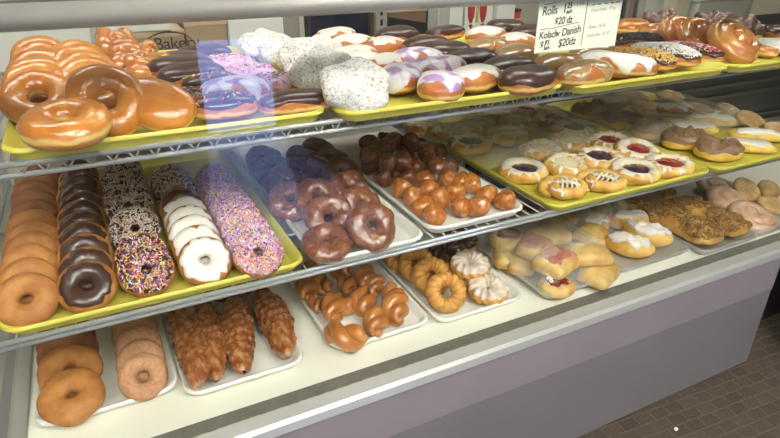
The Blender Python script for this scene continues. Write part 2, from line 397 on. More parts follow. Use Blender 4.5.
# glazed croissant: tapered, ridged, slightly bent
def croissant(s):
    N, n = 70, 28; L = .155; vs = []
    for i in range(N):
        f = i / (N - 1); c = 2 * f - 1
        env = .006 + .0235 * (1 - abs(c) ** 2.4) ** .8
        for k in range(n):
            a = 2 * PI * k / n
            saw = ((f * 12 + .12 * math.sin(a * 2) + s * .3) % 1.0); ridge = 1 + .16 * (1 - saw) * (1 if i not in (0, N - 1) else 0)
            rr = env * ridge if 0 < i < N - 1 else .001
            y = rr * math.cos(a); z = rr * math.sin(a) * .8
            p = Vector((c * L / 2, y + (.016 * c * c * (1 - s * .7)), z)); p += Vector((0, math.cos(a), math.sin(a))) * .005 * nz(p, 55, s) + Vector((0, math.cos(a), math.sin(a))) * .002 * nz(p, 160, s)
            vs.append(p)
    return MB().grid(vs, n, N).mesh('croissant', crois)
kind('crois', 'glazed_croissant', 'croissant', [[P('dough', croissant(s))] for s in range(3)])
# danish: raised rim round a filling, with icing ribbons
danice = mat('danish_icing', (.80, .76, .66), (.72, .64, .48), 40, .3, .4)
def danishkind(key, oname, fill, oval=1.25, Rr=.048, drz=True):
    vs = []
    for s in range(2):
        S = ring_surf(Rr, .0125, 1.15, .22, s + 60 + len(KIND), 30, oval, .2)
        base = MB()
        nu = 44
        ps = [P('dough', ring_mesh(key + '_rim', S, danish))]
        fl = MB(); n2 = 28; rows = []
        for j in range(6):
            for i in range(n2):
                a = 2 * PI * i / n2; q = (Rr - .0125) * j / 5 * 1.02; p = Vector((q * math.cos(a) * oval, q * math.sin(a), 0)); p.z = .0115 - .0012 * j + .0035 * nz(p, 90, s); rows.append(p)
        fl.grid(rows, n2, 6)
        ps.append(P('filling', fl.mesh(key + '_fill', fill)))
        mb = MB(); rng = random.Random(s)
        ic = shell_ring(key + '_ice', S, danice, 58, 150, .0012, 95, seed=s + len(KIND), freq=5)
        ps.append(P('icing', ic))
        vs.append(ps)
    kind(key, oname, 'danish', vs)
danishkind('dcherry', 'danish', cherry); danishkind('dblue', 'danish', blueb); danishkind('dcheese', 'danish', cheese)
def twistdan(s):
    mb = MB(); pts = []; rs = []
    for i in range(46):
        f = i / 45; a = f * 2 * PI * 1.55; q = .012 + .030 * f
        pts.append(Vector((q * math.cos(a) * 1.35, q * math.sin(a), .004 - .006 * f + .002 * math.sin(i)))); rs.append(.0135 * min(1, .35 + 5 * (1 - f)))
    mb.tube(pts, rs, 12)
    d = MB(); rng = random.Random(s)
    for k in range(9):
        x = -.036 + .009 * k; dp = []
        for q in range(10):
            y = -.03 + .06 * q / 9; xx = x + .006 * math.sin(q * 1.3 + k); e = (xx / .05) ** 2 + (y / .04) ** 2
            dp.append((xx, y, .0165 - .012 * e))
        d.tube(dp, .0020 + .0015 * rng.random(), 6)
    return [P('dough', mb.mesh('dan_twist', danish)), P('icing', d.mesh('dan_drizzle', wice))]
kind('dtwist', 'iced_danish', 'danish', [twistdan(s) for s in range(2)])

# ------------------------------------------------------------------ trays
def tray_mesh(w, d, h=.018, c=.03, slope=.012, rim=.006, wall=.003):
    def loop(ins, z, cr):
        x0, x1, y0, y1 = ins, w - ins, ins, d - ins; cr = max(cr, .004); out = []
        for cx, cy, a0 in ((x1 - cr, y1 - cr, 0), (x0 + cr, y1 - cr, 90), (x0 + cr, y0 + cr, 180), (x1 - cr, y0 + cr, 270)):
            for k in range(7): a = R(a0 + 15 * k); out.append((cx + cr * math.cos(a), cy + cr * math.sin(a), z))
        return out
    prof = [(slope, 0, c - slope + .004), (slope - .002, .003, c - slope + .004), (rim * .7, h - .004, c), (0, h - .004, c), (0, h, c), (rim * .3, h + .002, c), (rim, h + .001, c), (slope + wall, .006, c - slope + .004), (slope + wall + .003, .004, c - slope)]
    mb = MB(); vs = []
    for p in prof: vs += loop(*p)
    mb.grid(vs, 28, len(prof)); n = 28
    mb.f.append(tuple(range(n))[::-1]); mb.mi.append(0)
    b = (len(prof) - 1) * n; mb.f.append(tuple(b + k for k in range(n))); mb.mi.append(0)
    return mb
TRAY = {}
def tray(key, x0, x1, y, zb, d, m, label, oname='display_tray', grp=None, rot=0, c=.03):
    me = tray_mesh(x1 - x0, d, c=c).mesh('tray', m)
    for p in me.polygons:
        if len(p.vertices) > 4: p.use_smooth = False
    o = ob(oname, me); o.location = (x0, y, zb); o.rotation_euler.z = R(rot)
    md = o.modifiers.new('edge', 'EDGE_SPLIT'); md.split_angle = R(50)
    tag(o, label, 'tray', grp); TRAY[key] = zb + .0045; return o
DZ, MZ, UZ = .395, .611, .866
tray('U1', -.124, .326, .855, UZ, .655, YEL, 'yellow tray of glazed donuts, leftmost on the top shelf', grp='yellow trays on the top shelf')
tray('U2', .338, .795, .828, UZ, .655, YEL, 'yellow tray on the top shelf holding powdered donuts and iced buns', grp='yellow trays on the top shelf')
tray('U3', .800, 1.238, .806, UZ, .655, YEL, 'yellow tray on the top shelf directly below the price sign', grp='yellow trays on the top shelf')
tray('U4', 1.245, 1.700, .800, UZ, .655, YEL, 'yellow tray at the right end of the top shelf under the spiral roll', grp='yellow trays on the top shelf')
tray('M1', -.188, .270, .843, MZ, .655, YEL, 'yellow tray of ring donuts, leftmost on the middle shelf', grp='yellow trays on the middle shelf')
tray('M2', .287, .504, .832, MZ, .655, WHT, 'white tray of dark old fashioned donuts on the middle shelf', grp='white trays')
tray('M3', .520, .755, .852, MZ, .655, WHT, 'white tray piled with donut holes on the middle shelf', grp='white trays')
tray('M4', .804, 1.296, .825, MZ, .655, YEL, 'yellow tray of fruit danish on the middle shelf', grp='yellow trays on the middle shelf')
tray('M5', 1.306, 1.770, .820, MZ, .655, YEL, 'yellow tray with brown frosted buns, rightmost on the middle shelf', grp='yellow trays on the middle shelf')
tray('T1', -.193, .033, .885, DZ, .655, WHT, 'white tray of plain and sugared donuts at the left end of the bottom deck', grp='white trays')
tray('T2', .038, .260, .852, DZ, .655, WHT, 'white tray of glazed croissants on the bottom deck', grp='white trays')
tray('T3', .317, .538, .855, DZ, .655, WHT, 'white tray of donut twists on the bottom deck', grp='white trays')
tray('T4', .546, .772, .842, DZ, .655, WHT, 'white tray of crullers on the bottom deck', grp='white trays')
tray('T5', .808, 1.044, .816, DZ, .655, ALU, 'metal tray of wrapped kolaches on the bottom deck', 'sheet_pan', 'metal sheet pans', c=.02)
tray('T6', 1.049, 1.296, .826, DZ, .655, ALU, 'metal tray of cream topped pastries on the bottom deck', 'sheet_pan', 'metal sheet pans', c=.02)
tray('T7', 1.304, 1.524, .796, DZ, .655, ALU, 'metal tray of pecan crumb pastries on the bottom deck', 'sheet_pan', 'metal sheet pans', c=.02)
tray('T8', 1.532, 1.80, .800, DZ, .655, ALU, 'metal tray of rosy spiral rolls, rightmost on the bottom deck', 'sheet_pan', 'metal sheet pans', c=.02)

# ------------------------------------------------------------------ placing
CNT = {}
def place(k, pos, M, sc, label, group, z_floor=None, lift=0, pix=None, var=None):
    oname, cat, variants = KIND[k]
    i = CNT.get(k, 0); CNT[k] = i + 1
    parts = variants[(i if var is None else var) % len(variants)]
    if isinstance(sc, (int, float)): sc = (sc,) * 3
    M3 = M @ Matrix.Diagonal(sc).to_3x3()
    row = M3[2]
    me0 = parts[0][1]
    mz = min(row[0] * v.co.x + row[1] * v.co.y + row[2] * v.co.z for v in me0.vertices)
    if z_floor is not None:
        zc = z_floor - mz + lift + .0003
        pos = at_z(pix[0], pix[1], zc) if pix else Vector((pos[0], pos[1], zc))
    root = None
    if len(parts) == 1:
        root = ob(oname, parts[0][1])
    else:
        root = empty(oname)
        for n, me, lab in parts:
            c = ob(n, me, root)
            if n in ('sprinkles', 'chopped_nuts', 'coconut_flakes', 'cookie_crumbs', 'pecan_crumbs', 'crumbs'): c['kind'] = 'stuff'
            if lab: c['label'] = lab
    root.matrix_world = Matrix.Translation(pos) @ M3.to_4x4()
    tag(root, label, cat, group)
    return root
def mrot(tilt=0, yaw=0, spin=0, roll=0):
    return Matrix.Rotation(R(yaw), 3, 'Z') @ Matrix.Rotation(R(roll), 3, 'Y') @ Matrix.Rotation(R(tilt), 3, 'X') @ Matrix.Rotation(R(spin), 3, 'Z')
LOOSE = {}
def it(k, tr, u, v, label, group=None, tilt=0, yaw=0, spin=0, roll=0, sc=1, lift=0, var=None):
    o = place(k, None, mrot(tilt, yaw, spin, roll), sc, label, group, TRAY[tr], lift, (u, v), var)
    if tr in ('U1', 'U2', 'U3', 'U4', 'M4', 'M5', 'T6', 'T8') and k not in ('powd', 'glazed', 'knot', 'roll'): LOOSE.setdefault(tr, []).append([o, k, o.location.copy()])
    return o
def spread():
    """nudge neighbouring pastries apart so that none runs through the next"""
    for tr, L in LOOSE.items():
        info = []
        for o, k, p0 in L:
            me = KIND[k][2][0][0][1]; M = o.matrix_basis.to_3x3(); vs = [M @ v.co for v in list(me.vertices)[::7]]
            info.append([(max(v.x for v in vs) - min(v.x for v in vs)) / 2, (max(v.y for v in vs) - min(v.y for v in vs)) / 2])
        for _ in range(40):
            for a in range(len(L)):
                for b in range(a + 1, len(L)):
                    oa, ob_ = L[a][0], L[b][0]; d = ob_.location - oa.location
                    if abs(d.z) > .022: continue
                    ex = (info[a][0] + info[b][0]) * .93; ey = (info[a][1] + info[b][1]) * .93
                    m = math.hypot(d.x / ex, d.y / ey)
                    if 1e-4 < m < 1:
                        q = Vector((d.x, d.y, 0)) * ((1 / m - 1) * .25)
                        oa.location -= q; ob_.location += q
            for o, k, p0 in L:
                d = o.location - p0
                if d.length > .015: o.location = p0 + d * (.015 / d.length)
ORD = ['frontmost', 'second from front', 'third from front', 'fourth from front', 'fifth from front', 'sixth from front', 'seventh from front', 'eighth from front', 'ninth from front', 'tenth from front', 'eleventh from front', 'twelfth from front']
def col(tr, u, v, kinds, words, where, group, dy=.046, tilt=40, dx=0, sc=1, start=0, yj=4, mtilt=None):
    """a row of leaning rings going back from the one whose centre is at pixel (u, v)"""
    p0 = at_z(u, v, TRAY[tr] + .034 * (sc if isinstance(sc, (int, float)) else 1))
    rng = random.Random(int(u * 7 + v))
    cnt = {}
    for i, k in enumerate(kinds):
        if not k: continue
        M = mrot(tilt + rng.uniform(-2, 2) + (mtilt[i] if mtilt else 0), rng.uniform(-yj, yj), rng.uniform(0, 360))
        lab = '%s, %s in %s' % (words[k], ORD[i], where)
        place(k, (p0.x + dx * i + rng.uniform(-.002, .002), p0.y + dy * i), M, sc, lab, group, TRAY[tr])

# middle yellow tray
G = 'ring donuts leaning in rows on the left yellow tray'
W1 = {'cake': 'plain golden cake donut', 'cakeb': 'browned plain cake donut', 'choc': 'chocolate iced donut', 'chocspr': 'chocolate donut with rainbow sprinkles',
      'chococo': 'chocolate donut with toasted coconut', 'white': 'white iced donut', 'pinkspr': 'pink donut coated in rainbow sprinkles'}
col('M1', 27, 299, ['cake'] * 6 + ['cakeb'] * 5, W1, 'the leftmost row, middle shelf', G, dy=.050, tilt=40)
col('M1', 87, 286, ['choc'] * 11, W1, 'the chocolate row, middle shelf', G, dy=.050, tilt=40)
col('M1', 146, 272, ['chocspr'] * 2 + [None, 'chococo', None, 'chococo', 'chococo', None, 'chococo', 'chococo'], W1, 'the middle row, middle shelf', G, dy=.054, tilt=42)
col('M1', 205, 261, ['white'] * 5 + ['choc', None, 'chococo', 'chococo'], W1, 'the white iced row, middle shelf', G, dy=.046, tilt=44)
col('M1', 258, 254, ['pinkspr'] * 8, W1, 'the pink row, middle shelf', G, dy=.050, tilt=40)

# top left tray
G = 'glazed ring donuts on the top left tray'
W2 = {'glazed': 'large glazed ring donut'}
it('glazed', 'U1', 67, 124, 'large glazed ring donut lying nearly flat at the front left corner, top shelf', G, tilt=10, yaw=-6, sc=.98, lift=.010)
col('U1', 40, 104, ['glazed'] * 6, W2, 'the leftmost leaning row, top shelf', G, dy=.075, tilt=34, dx=-.001, sc=.92)
it('glazed', 'U1', 107, 101, 'large glazed ring donut standing up with its hole facing the glass', G, tilt=58, yaw=6, spin=30, sc=.92)
p = at_z(98, 88, TRAY['U1'] + .045)
for i in range(5):
    place('glazed', (p.x - .006 * i, p.y + .072 * i), mrot(34, 8, 40 * i), .92, 'glazed ring donut behind the upright one, %s' % ['nearest it', 'second behind it', 'third behind it', 'fourth behind it', 'fifth and farthest back'][i], G, TRAY['U1'])
it('glzbun', 'U1', 167, 104, 'oval glazed filled donut tipped on its side beside chocolate ones', None, tilt=42, yaw=-30, roll=14, sc=(.98, .9, .92))
G = 'knotted glazed rolls on the top left tray'
it('knot', 'U1', 145, 77, 'knotted glazed roll just behind the oval filled donut', G, tilt=20, yaw=-20, sc=1.1)
it('knot', 'U1', 136, 60, 'knotted glazed roll in front of the kraft box', G, tilt=20, yaw=30, sc=.95, lift=.004)
it('knot', 'U1', 117, 50, 'pale knotted glazed roll at the back beside the white panel', G, tilt=20, yaw=70, sc=1.1, lift=.006)
G = 'iced buns on the top left tray'
for (k, u, v, lab, yaw, lift) in (
    ('csjohn', 197, 101, 'chocolate bun with few sprinkles, half hidden beside the oval glazed donut', 10, 0),
    ('cjohn', 297, 104, 'plain dark chocolate long john at the front right corner, top left tray', 4, .004),
    ('csjohn', 222, 105, 'chocolate bun scattered with rainbow sprinkles at the front, top left tray', -4, .006),
    ('csjohn', 205, 88, 'chocolate bun with sprinkles, second behind the front sprinkled bun', 0, .010),
    ('cbun', 190, 77, 'dark chocolate bun left of the lilac iced buns', 0, .010),
    ('cbun', 186, 72, 'dark chocolate bun, second in front of the kraft boxes', 0, .014),
    ('cbun', 181, 65, 'glossy chocolate bun, nearest the bakery logo', -5, .006),
    ('cbun', 203, 58, 'chocolate bun on browned dough by the corner of the kraft box', 5, .006),
    ('pbun', 262, 90, 'pink iced bun with sprinkles behind the dark long john', 10, .004),
    ('pbun', 247, 78, 'pink iced sprinkled bun, middle of the pink ones', -10, .008),
    ('lbun', 236, 91, 'smooth lilac iced bun between sprinkled buns on the top left tray', 15, .004),
    ('pbun', 222, 68, 'pale pink sprinkled bun farthest back on the top left tray', -5, .010)):
    it(k, 'U1', u, v, lab, G, yaw=yaw, lift=lift)

# second top tray
G = 'powdered donuts in a leaning row on the top shelf'
for i, (u, v, t, s, l) in enumerate(((356, 86, 48, 1.0, 0), (322, 72, 44, .98, 0), (303, 61, 40, .98, 0), (283, 53, 36, .95, 0), (262, 46, 32, .9, .004), (322, 52, 25, .9, 0))):
    it('powd', 'U2', u, v, 'white powdered donut, ' + ['frontmost and largest in view', 'second from front, leaning back', 'third from front in the sugared row', 'fourth from front in the sugared row', 'farthest back beside the white cabinet', 'lying apart to the right of the sugared row'][i], G, tilt=t, yaw=-14, spin=50 * i, sc=s, lift=l)
G = 'iced buns on the second top tray'
for (k, u, v, lab, yaw, lift, t) in (
    ('wbun', 336, 38, 'white iced bun farthest back, in front of the dark panel', 20, .004, 0),
    ('wbun', 357, 46, 'white iced bun, second from the back by the dark panel', 20, .004, 0),
    ('wbun', 381, 48, 'white iced bun left of the first chocolate buns', 25, .004, 0),
    ('wbun', 353, 58, 'white iced bun touching the heap of powdered donuts', 15, .004, 0),
    ('wbun', 366, 66, 'white iced bun directly behind the largest powdered donut', 10, .004, 0),
    ('wbun', 388, 66, 'white iced bun between powdered donut and lilac buns', 30, .004, 0),
    ('lbun', 408, 80, 'lilac and white marbled bun at the front of the second top tray', 60, .002, 0),
    ('lbun', 440, 86, 'white and lilac dripped bun at the front, left of a white one', 60, .002, 0),
    ('lbun', 412, 62, 'lilac swirled bun, second row behind the front marbled one', 10, .006, 0),
    ('lbun', 440, 70, 'pale lilac swirled bun, second row next to the white iced bun', 10, .006, 0),
    ('wbun', 478, 80, 'white iced bun in the front row beside the dark chocolate buns', 20, .004, 0),
    ('cbun', 526, 82, 'smooth dark chocolate bun at the front right corner of its tray', 10, .002, 0),
    ('cbun', 504, 72, 'smooth dark chocolate bun, second from the right corner', 10, .004, 0),
    ('cbun', 468, 64, 'smooth dark chocolate bun in the middle of the second top tray', 5, .004, 0),
    ('cbun', 450, 54, 'smooth dark chocolate bun behind the middle one', 10, .004, 0),
    ('cbun', 424, 48, 'chocolate bun with a lilac sheen behind the swirled buns', 10, .006, 0),
    ('cbun', 396, 38, 'chocolate bun farthest back near the brown printed carton', 10, .006, 0),
    ('cjohn', 446, 34, 'long chocolate bun on bright yellow dough under the white column', 15, .012, 0),
    ('wbun', 486, 37, 'thickly iced white bun below the red and white picture', 10, .006, 0),
    ('wbun', 512, 45, 'thickly iced white bun just left of the price sign', 15, .006, 0),
    ('mbun', 488, 50, 'maple iced bun left of the price sign, upper one', 25, .004, 0),
    ('mbun', 516, 58, 'maple iced bun left of the price sign, lower one', 25, .004, 0),
    ('cbun', 505, 30, 'long chocolate bun in front of the red cup', 10, .006, 0),
    ('cbun', 528, 36, 'chocolate bun partly hidden by the left edge of the price sign', 30, .004, 0)):
    it(k, 'U2', u, v, lab, G, yaw=yaw, lift=lift, sc=1.02)
G = 'iced buns and bars on the third top tray'
for (k, u, v, lab, yaw, lift) in (
    ('mbun', 560, 67, 'maple iced bun under the lower left corner of the price sign', 10, .004),
    ('mbun', 588, 74, 'browned maple bun at the front edge below the price sign', 10, .002),
    ('whjohn', 612, 67, 'white iced bar on orange dough below the price sign', -55, .004),
    ('nutjohn', 636, 60, 'chocolate bar covered in chopped peanuts', -78, .002),
    ('cocojohn', 660, 57, 'chocolate bar heaped with white coconut flakes', -78, .004),
    ('sprjohn', 690, 54, 'chocolate bar topped with pink sprinkles', -78, .002),
    ('crumbjohn', 636, 45, 'dark cookie crumb bar right of the price sign', -30, .004),
    ('glzbun', 632, 28, 'brown glazed bun right of the price sign', 20, .014),
    ('fritter', 660, 21, 'dark lumpy fritter at the back right of the price sign', 20, .010),
    ('roll', 658, 34, 'glazed roll nearest the dark cookie crumb bar', 10, .010),
    ('mbun', 600, 56, 'maple bun hidden behind the price sign', 10, .004)):
    it(k, 'U3', u, v, lab, G, yaw=yaw, lift=lift, sc=1.0)
G = 'glazed rolls leaning in a row on the top shelf'
it('roll', 'U3', 679, 35, 'glazed roll with pale side, second left of the large spiral roll', G, tilt=38, yaw=4, lift=.002, sc=(1.05, 1.05, 1.25))
it('roll', 'U3', 698, 37, 'glazed roll with pale side, directly left of the large spiral roll', G, tilt=38, yaw=4, lift=.002, sc=(1.05, 1.05, 1.25))
it('roll', 'U4', 733, 43, 'largest glazed roll showing its whole spiral, right of the pink sprinkled bar', G, tilt=36, yaw=2, sc=(1.16, 1.16, 1.3), spin=100)
G = 'dark fritters at the back of the right top tray'
it('fritter', 'U4', 716, 23, 'dark lumpy fritter behind the large spiral roll, left one', G, yaw=10, lift=.008)
it('fritter', 'U4', 743, 27, 'dark lumpy fritter behind the large spiral roll, right one', G, yaw=40, lift=.008)
it('csjohn', 'U4', 772, 34, 'chocolate bun with sprinkles at the far right edge of the top shelf', None, yaw=20, lift=.006)
it('glzbun', 'U4', 764, 52, 'small glazed bun right of the large spiral roll', None, yaw=60, sc=.6)
it('whjohn', 'U4', 779, 47, 'flat white iced pastry at the far right front of the top shelf', None, yaw=60, sc=(1, 1.2, .6))

# dark old fashioned donuts
G = 'dark old fashioned donuts on the middle white tray'
for (k, u, v, t, yw, lf, lab) in (
    ('oldf', 327, 243, 12, 0, .0, 'lumpy glazed chocolate donut lying at the front left of its white tray'),
    ('oldf', 372, 226, 48, 10, 0, 'lumpy chocolate ring donut at the front right with its hole facing out'),
    ('oldf', 330, 218, 46, -8, .004, 'lumpy chocolate donut, second in the left row, hole showing'),
    ('oldf', 360, 207, 42, 8, .002, 'lumpy chocolate donut, second in the right row'),
    ('oldf', 318, 200, 40, 0, .004, 'lumpy chocolate donut, third in the left row'),
    ('oldf', 350, 191, 40, 8, .002, 'lumpy chocolate donut, third in the right row'),
    ('oldf', 291, 201, 34, 0, 0, 'lumpy chocolate donut lying apart near the left rim, frontmost there'),
    ('oldd', 342, 175, 40, 0, .002, 'dark glazed ring, fourth in the right row'),
    ('oldd', 286, 184, 34, 0, 0, 'dark ring near the left rim, second from front'),
    ('oldd', 274, 172, 34, 0, 0, 'dark ring near the left rim, third from front'),
    ('oldd', 264, 161, 34, 0, 0, 'dark ring near the left rim, farthest back'),
    ('oldd', 300, 172, 30, 0, 0, 'dark ring between the two rows of its white tray'),
    ('plum', 318, 167, 50, 40, .012, 'shiny reddish brown oval donut amid the dark rings'),
    ('dark', 303, 156, 10, 0, .004, 'blackish lumpy bun at the back of the old fashioned donuts, left'),
    ('dark', 318, 148, 10, 30, .006, 'blackish lumpy bun at the very back of its white tray'),
    ('dark', 330, 160, 10, 60, .004, 'blackish lumpy bun at the back of the old fashioned donuts, right')):
    it(k, 'M2', u, v, lab, G, tilt=t, yaw=yw, spin=u, lift=lf)

# donut holes
hg = [(434, 215), (459, 207), (478, 206), (505, 200), (423, 206), (413, 197), (402, 188), (440, 198), (487, 195), (428, 189), (472, 184), (455, 192), (425, 178), (448, 179), (462, 181)]
hb = [(408, 177), (437, 166), (417, 167), (383, 178), (394, 171), (389, 162), (371, 166), (370, 155), (369, 143), (377, 148), (387, 148), (395, 140), (405, 152), (418, 145), (427, 151), (438, 152), (403, 161), (411, 141), (428, 163), (450, 167), (385, 139), (379, 158)]
LG = ['frontmost of all', 'front row, second from the left', 'front row, third from the left', 'far right of the pile', 'just left behind the frontmost', 'left edge, third from the front', 'left edge, fourth from the front', 'behind the front row', 'right side, second from the rim', 'centre left of the golden ones', 'right side behind the front row', 'centre of the golden ones', 'back row of the golden ones, left', 'back row of the golden ones, middle', 'back row of the golden ones, right']
rng = random.Random(11)
hp = []
def settle(x, y, r=.0215, floor=None):
    z = floor + r
    for (a, b, c) in hp:
        d = math.hypot(a - x, b - y)
        if d < 2 * r * .93: z = max(z, c + math.sqrt(max((2 * r * .93) ** 2 - d * d, 0)))
    return z
allh = [('holeg', h, i) for i, h in enumerate(hg)] + [('holeb', h, i) for i, h in enumerate(hb)]
near = lambda h: at_z(h[0], h[1], TRAY['M3'] + .03)
# lower ones first: every second one rests on the tray
order = sorted(allh, key=lambda q: (q[2] * 7 % 3, q[1][1]))
rows = {}
for k, (u, v), i in order:
    z = TRAY['M3'] + .0215
    for _ in range(4):
        p = at_z(u, v, z); z = settle(p.x, p.y, floor=TRAY['M3'])
        z = min(z, TRAY['M3'] + .062)
    p = at_z(u, v, z); hp.append((p.x, p.y, z))
    lab = ('golden glazed donut hole, ' + LG[i]) if k == 'holeg' else 'dark brown donut hole in the pile, about %s, %s' % (['the front', 'midway back', 'the back'][0 if v > 163 else 1 if v > 150 else 2], 'pending')
    rows[(k, i)] = place(k, p, mrot(rng.uniform(-30, 30), rng.uniform(0, 360), 0), rng.uniform(.94, 1.06), lab, 'donut holes piled on the white tray')
bs = sorted(range(len(hb)), key=lambda i: -hb[i][1])
for r_, nm in enumerate(('front', 'second', 'third', 'rear')):
    ids = sorted(bs[r_ * 6:(r_ + 1) * 6], key=lambda i: hb[i][0])
    for q, i in enumerate(ids):
        rows[('holeb', i)]['label'] = 'dark brown donut hole, %s in the %s row of brown ones' % (['leftmost', 'second from left', 'third from left', 'fourth from left', 'fifth from left', 'rightmost'][q], nm)

# danish tray
G = 'danish pastries on the middle yellow tray'
for (k, u, v, yw, t, lf, lab) in (
    ('dblue', 524, 171, -30, 8, 0, 'iced danish with blueberry centre at the front left corner of the tray'),
    ('dtwist', 566, 188, 0, 8, 0, 'coiled danish with white drizzle at the front edge, left one'),
    ('dtwist', 602, 182, -25, 8, 0, 'long coiled danish with white drizzle at the front edge, middle'),
    ('dcheese', 566, 165, 10, 12, .004, 'round danish with cream centre behind the front coiled one'),
    ('dblue', 600, 159, -30, 12, .004, 'blueberry danish in the second row, left of the cherry ones'),
    ('dblue', 635, 171, -35, 10, .0, 'blueberry danish in the front row beside the rightmost cherry one'),
    ('dcherry', 667, 166, -35, 10, 0, 'cherry danish at the front right corner of the tray'),
    ('dcherry', 635, 151, -10, 16, .006, 'cherry danish with the largest red centre, second row right'),
    ('dcherry', 605, 143, -10, 10, .006, 'cherry danish third row, behind the blueberry one'),
    ('dcheese', 541, 151, 0, 10, 0, 'cream centred danish left of the third row, under haze'),
    ('dcheese', 575, 142, -20, 10, .004, 'pale danish with light brown centre in the middle of the tray'),
    ('dblue', 470, 144, -20, 8, 0, 'blueberry danish at the left rim, third row'),
    ('dcheese', 449, 131, -20, 8, 0, 'large pale danish at the left rim near the back corner'),
    ('dcheese', 474, 126, 0, 8, 0, 'pale danish near the back, second from the left rim'),
    ('dcheese', 508, 136, 0, 8, .004, 'pale danish beside the left rim blueberry one'),
    ('dcherry', 551, 120, 0, 10, .006, 'cherry danish at the back with dark red centre'),
    ('dblue', 573, 130, -20, 10, .004, 'blueberry danish behind the pale middle one'),
    ('dcheese', 520, 123, 0, 8, .002, 'pale danish at the back, left of the cherry one'),
    ('dcherry', 524, 111, 0, 4, 0, 'white iced danish with red bits at the very back'),
    ('dcheese', 498, 115, 0, 4, 0, 'pale danish at the very back left'),
    ('dcheese', 428, 128, 0, 2, 0, 'pale danish at the back left corner of the tray')):
    it(k, 'M4', u, v, lab, G, yaw=yw, tilt=t, lift=lf, spin=0)
# right yellow tray
G = 'pastries on the rightmost middle yellow tray'
for (k, u, v, yw, t, lf, lab) in (
    ('brfrost', 719, 152, -20, 0, 0, 'brown frosted bun nearest the front left rim'),
    ('brfrost', 684, 142, -30, 0, 0, 'brown frosted bun, second along the left rim'),
    ('brfrost', 654, 133, -30, 0, 0, 'brown frosted bun, third along the left rim'),
    ('brfrost', 622, 122, -30, 0, 0, 'brown frosted bun, fourth along the left rim'),
    ('brfrost', 590, 114, -30, 0, 0, 'brown frosted bun, farthest along the left rim'),
    ('ybar', 747, 145, -38, 0, 0, 'yellow pastry bar with thick white icing at the front'),
    ('ybar', 694, 127, -38, 0, .004, 'yellow pastry bar with white icing under plastic, middle'),
    ('ybar', 762, 137, -38, 0, 0, 'yellow pastry bar with white icing at the right frame edge'),
    ('ybar', 712, 121, -38, 0, .004, 'yellow pastry bar behind the middle one under plastic'),
    ('cookie', 727, 113, 20, 22, .002, 'round tan pastry leaning behind the yellow bars, left'),
    ('cookie', 751, 121, 20, 22, .002, 'round tan pastry leaning behind the yellow bars, right'),
    ('cookie', 776, 131, 20, 10, .002, 'round brown bun cut off by the right frame edge'),
    ('cookie', 700, 111, 20, 10, 0, 'flat tan pastry behind the two leaning ones'),
    ('cookie', 670, 97, 20, 10, 0, 'tan pastry at the back right corner under plastic'),
    ('cookie', 650, 109, 0, 10, 0, 'tan pastry under plastic behind the brown buns'),
    ('wbun', 672, 110, -30, 0, 0, 'whitish iced pastry under plastic in the middle'),
    ('cookie', 635, 98, 0, 10, 0, 'tan pastry second from the back rim under plastic'),
    ('wbun', 610, 103, -30, 0, 0, 'whitish iced pastry near the back rim under plastic')):
    it(k, 'M5', u, v, lab, G, yaw=yw, tilt=t, lift=lf)

# bottom deck
G = 'large plain donuts in the left row of the bottom tray'
it('bigcake', 'T1', 72, 396, 'large golden cake donut, frontmost on the bottom left tray', G, tilt=18, lift=.008, yaw=-4, spin=20)
it('bigcake', 'T1', 70, 371, 'large golden cake donut, second on the bottom left tray', G, tilt=26, spin=120, lift=.012)
it('bigcakeb', 'T1', 68, 353, 'large browned donut, third on the bottom left tray', G, tilt=36, spin=80, lift=.004)
it('bigcakeb', 'T1', 66, 340, 'large browned donut, farthest back on the bottom left tray', G, tilt=36, spin=10)
col('T1', 144, 376, ['cinn'] * 6, {'cinn': 'sugared cinnamon donut'}, 'the sugared row, bottom left tray', 'sugared donuts on the bottom left tray', dy=.046, tilt=40)
G = 'glazed croissants side by side on the bottom deck'
def along(k, tr, u0, v0, u1, v1, lab, G, lift=0, sc=1, dx=0, var=None, ln=.155):
    a = at_z(u0, v0, TRAY[tr] + .025); b = at_z(u1, v1, TRAY[tr] + .025); d = b - a
    s = d.length / ln; c = (a + b) / 2
    yaw = math.degrees(math.atan2(d.y, d.x))
    return place(k, c, mrot(0, yaw, 0), (s, sc, sc), lab, G, TRAY[tr], lift, None, var)
along('crois', 'T2', 208, 386, 180, 308, 'dark glazed croissant, first from the left', G, var=0, sc=1.05)
along('crois', 'T2', 219, 381, 203, 300, 'dark glazed croissant, second from the left', G, var=1, sc=.92)
along('crois', 'T2', 241, 374, 234, 296, 'dark glazed croissant, third from the left', G, var=2, sc=1.0)
along('crois', 'T2', 291, 358, 262, 290, 'dark glazed croissant at the right, slanting away from the others', G, var=1, sc=1.0)
along('crois', 'T2', 222, 300, 212, 272, 'glazed croissant behind the others, left of two', G, var=2, sc=.9)
along('crois', 'T2', 252, 292, 240, 262, 'glazed croissant behind the others, right of two', G, var=0, sc=.9)
G = 'donut twists on the bottom white tray'
TW = [(347, 332, 320, 1.15), (376, 322, 60, 1.05), (402, 309, 50, 1.15), (328, 308, 80, 1.1), (363, 302, 75, 1.1), (345, 302, 100, .9), (388, 296, 70, 1.0), (308, 288, 60, 1.05), (327, 284, 85, .9), (343, 286, 90, .9), (366, 278, 60, 1.05), (379, 287, 40, .9), (313, 305, 100, .7), (312, 272, 80, 1), (345, 268, 80, 1)]
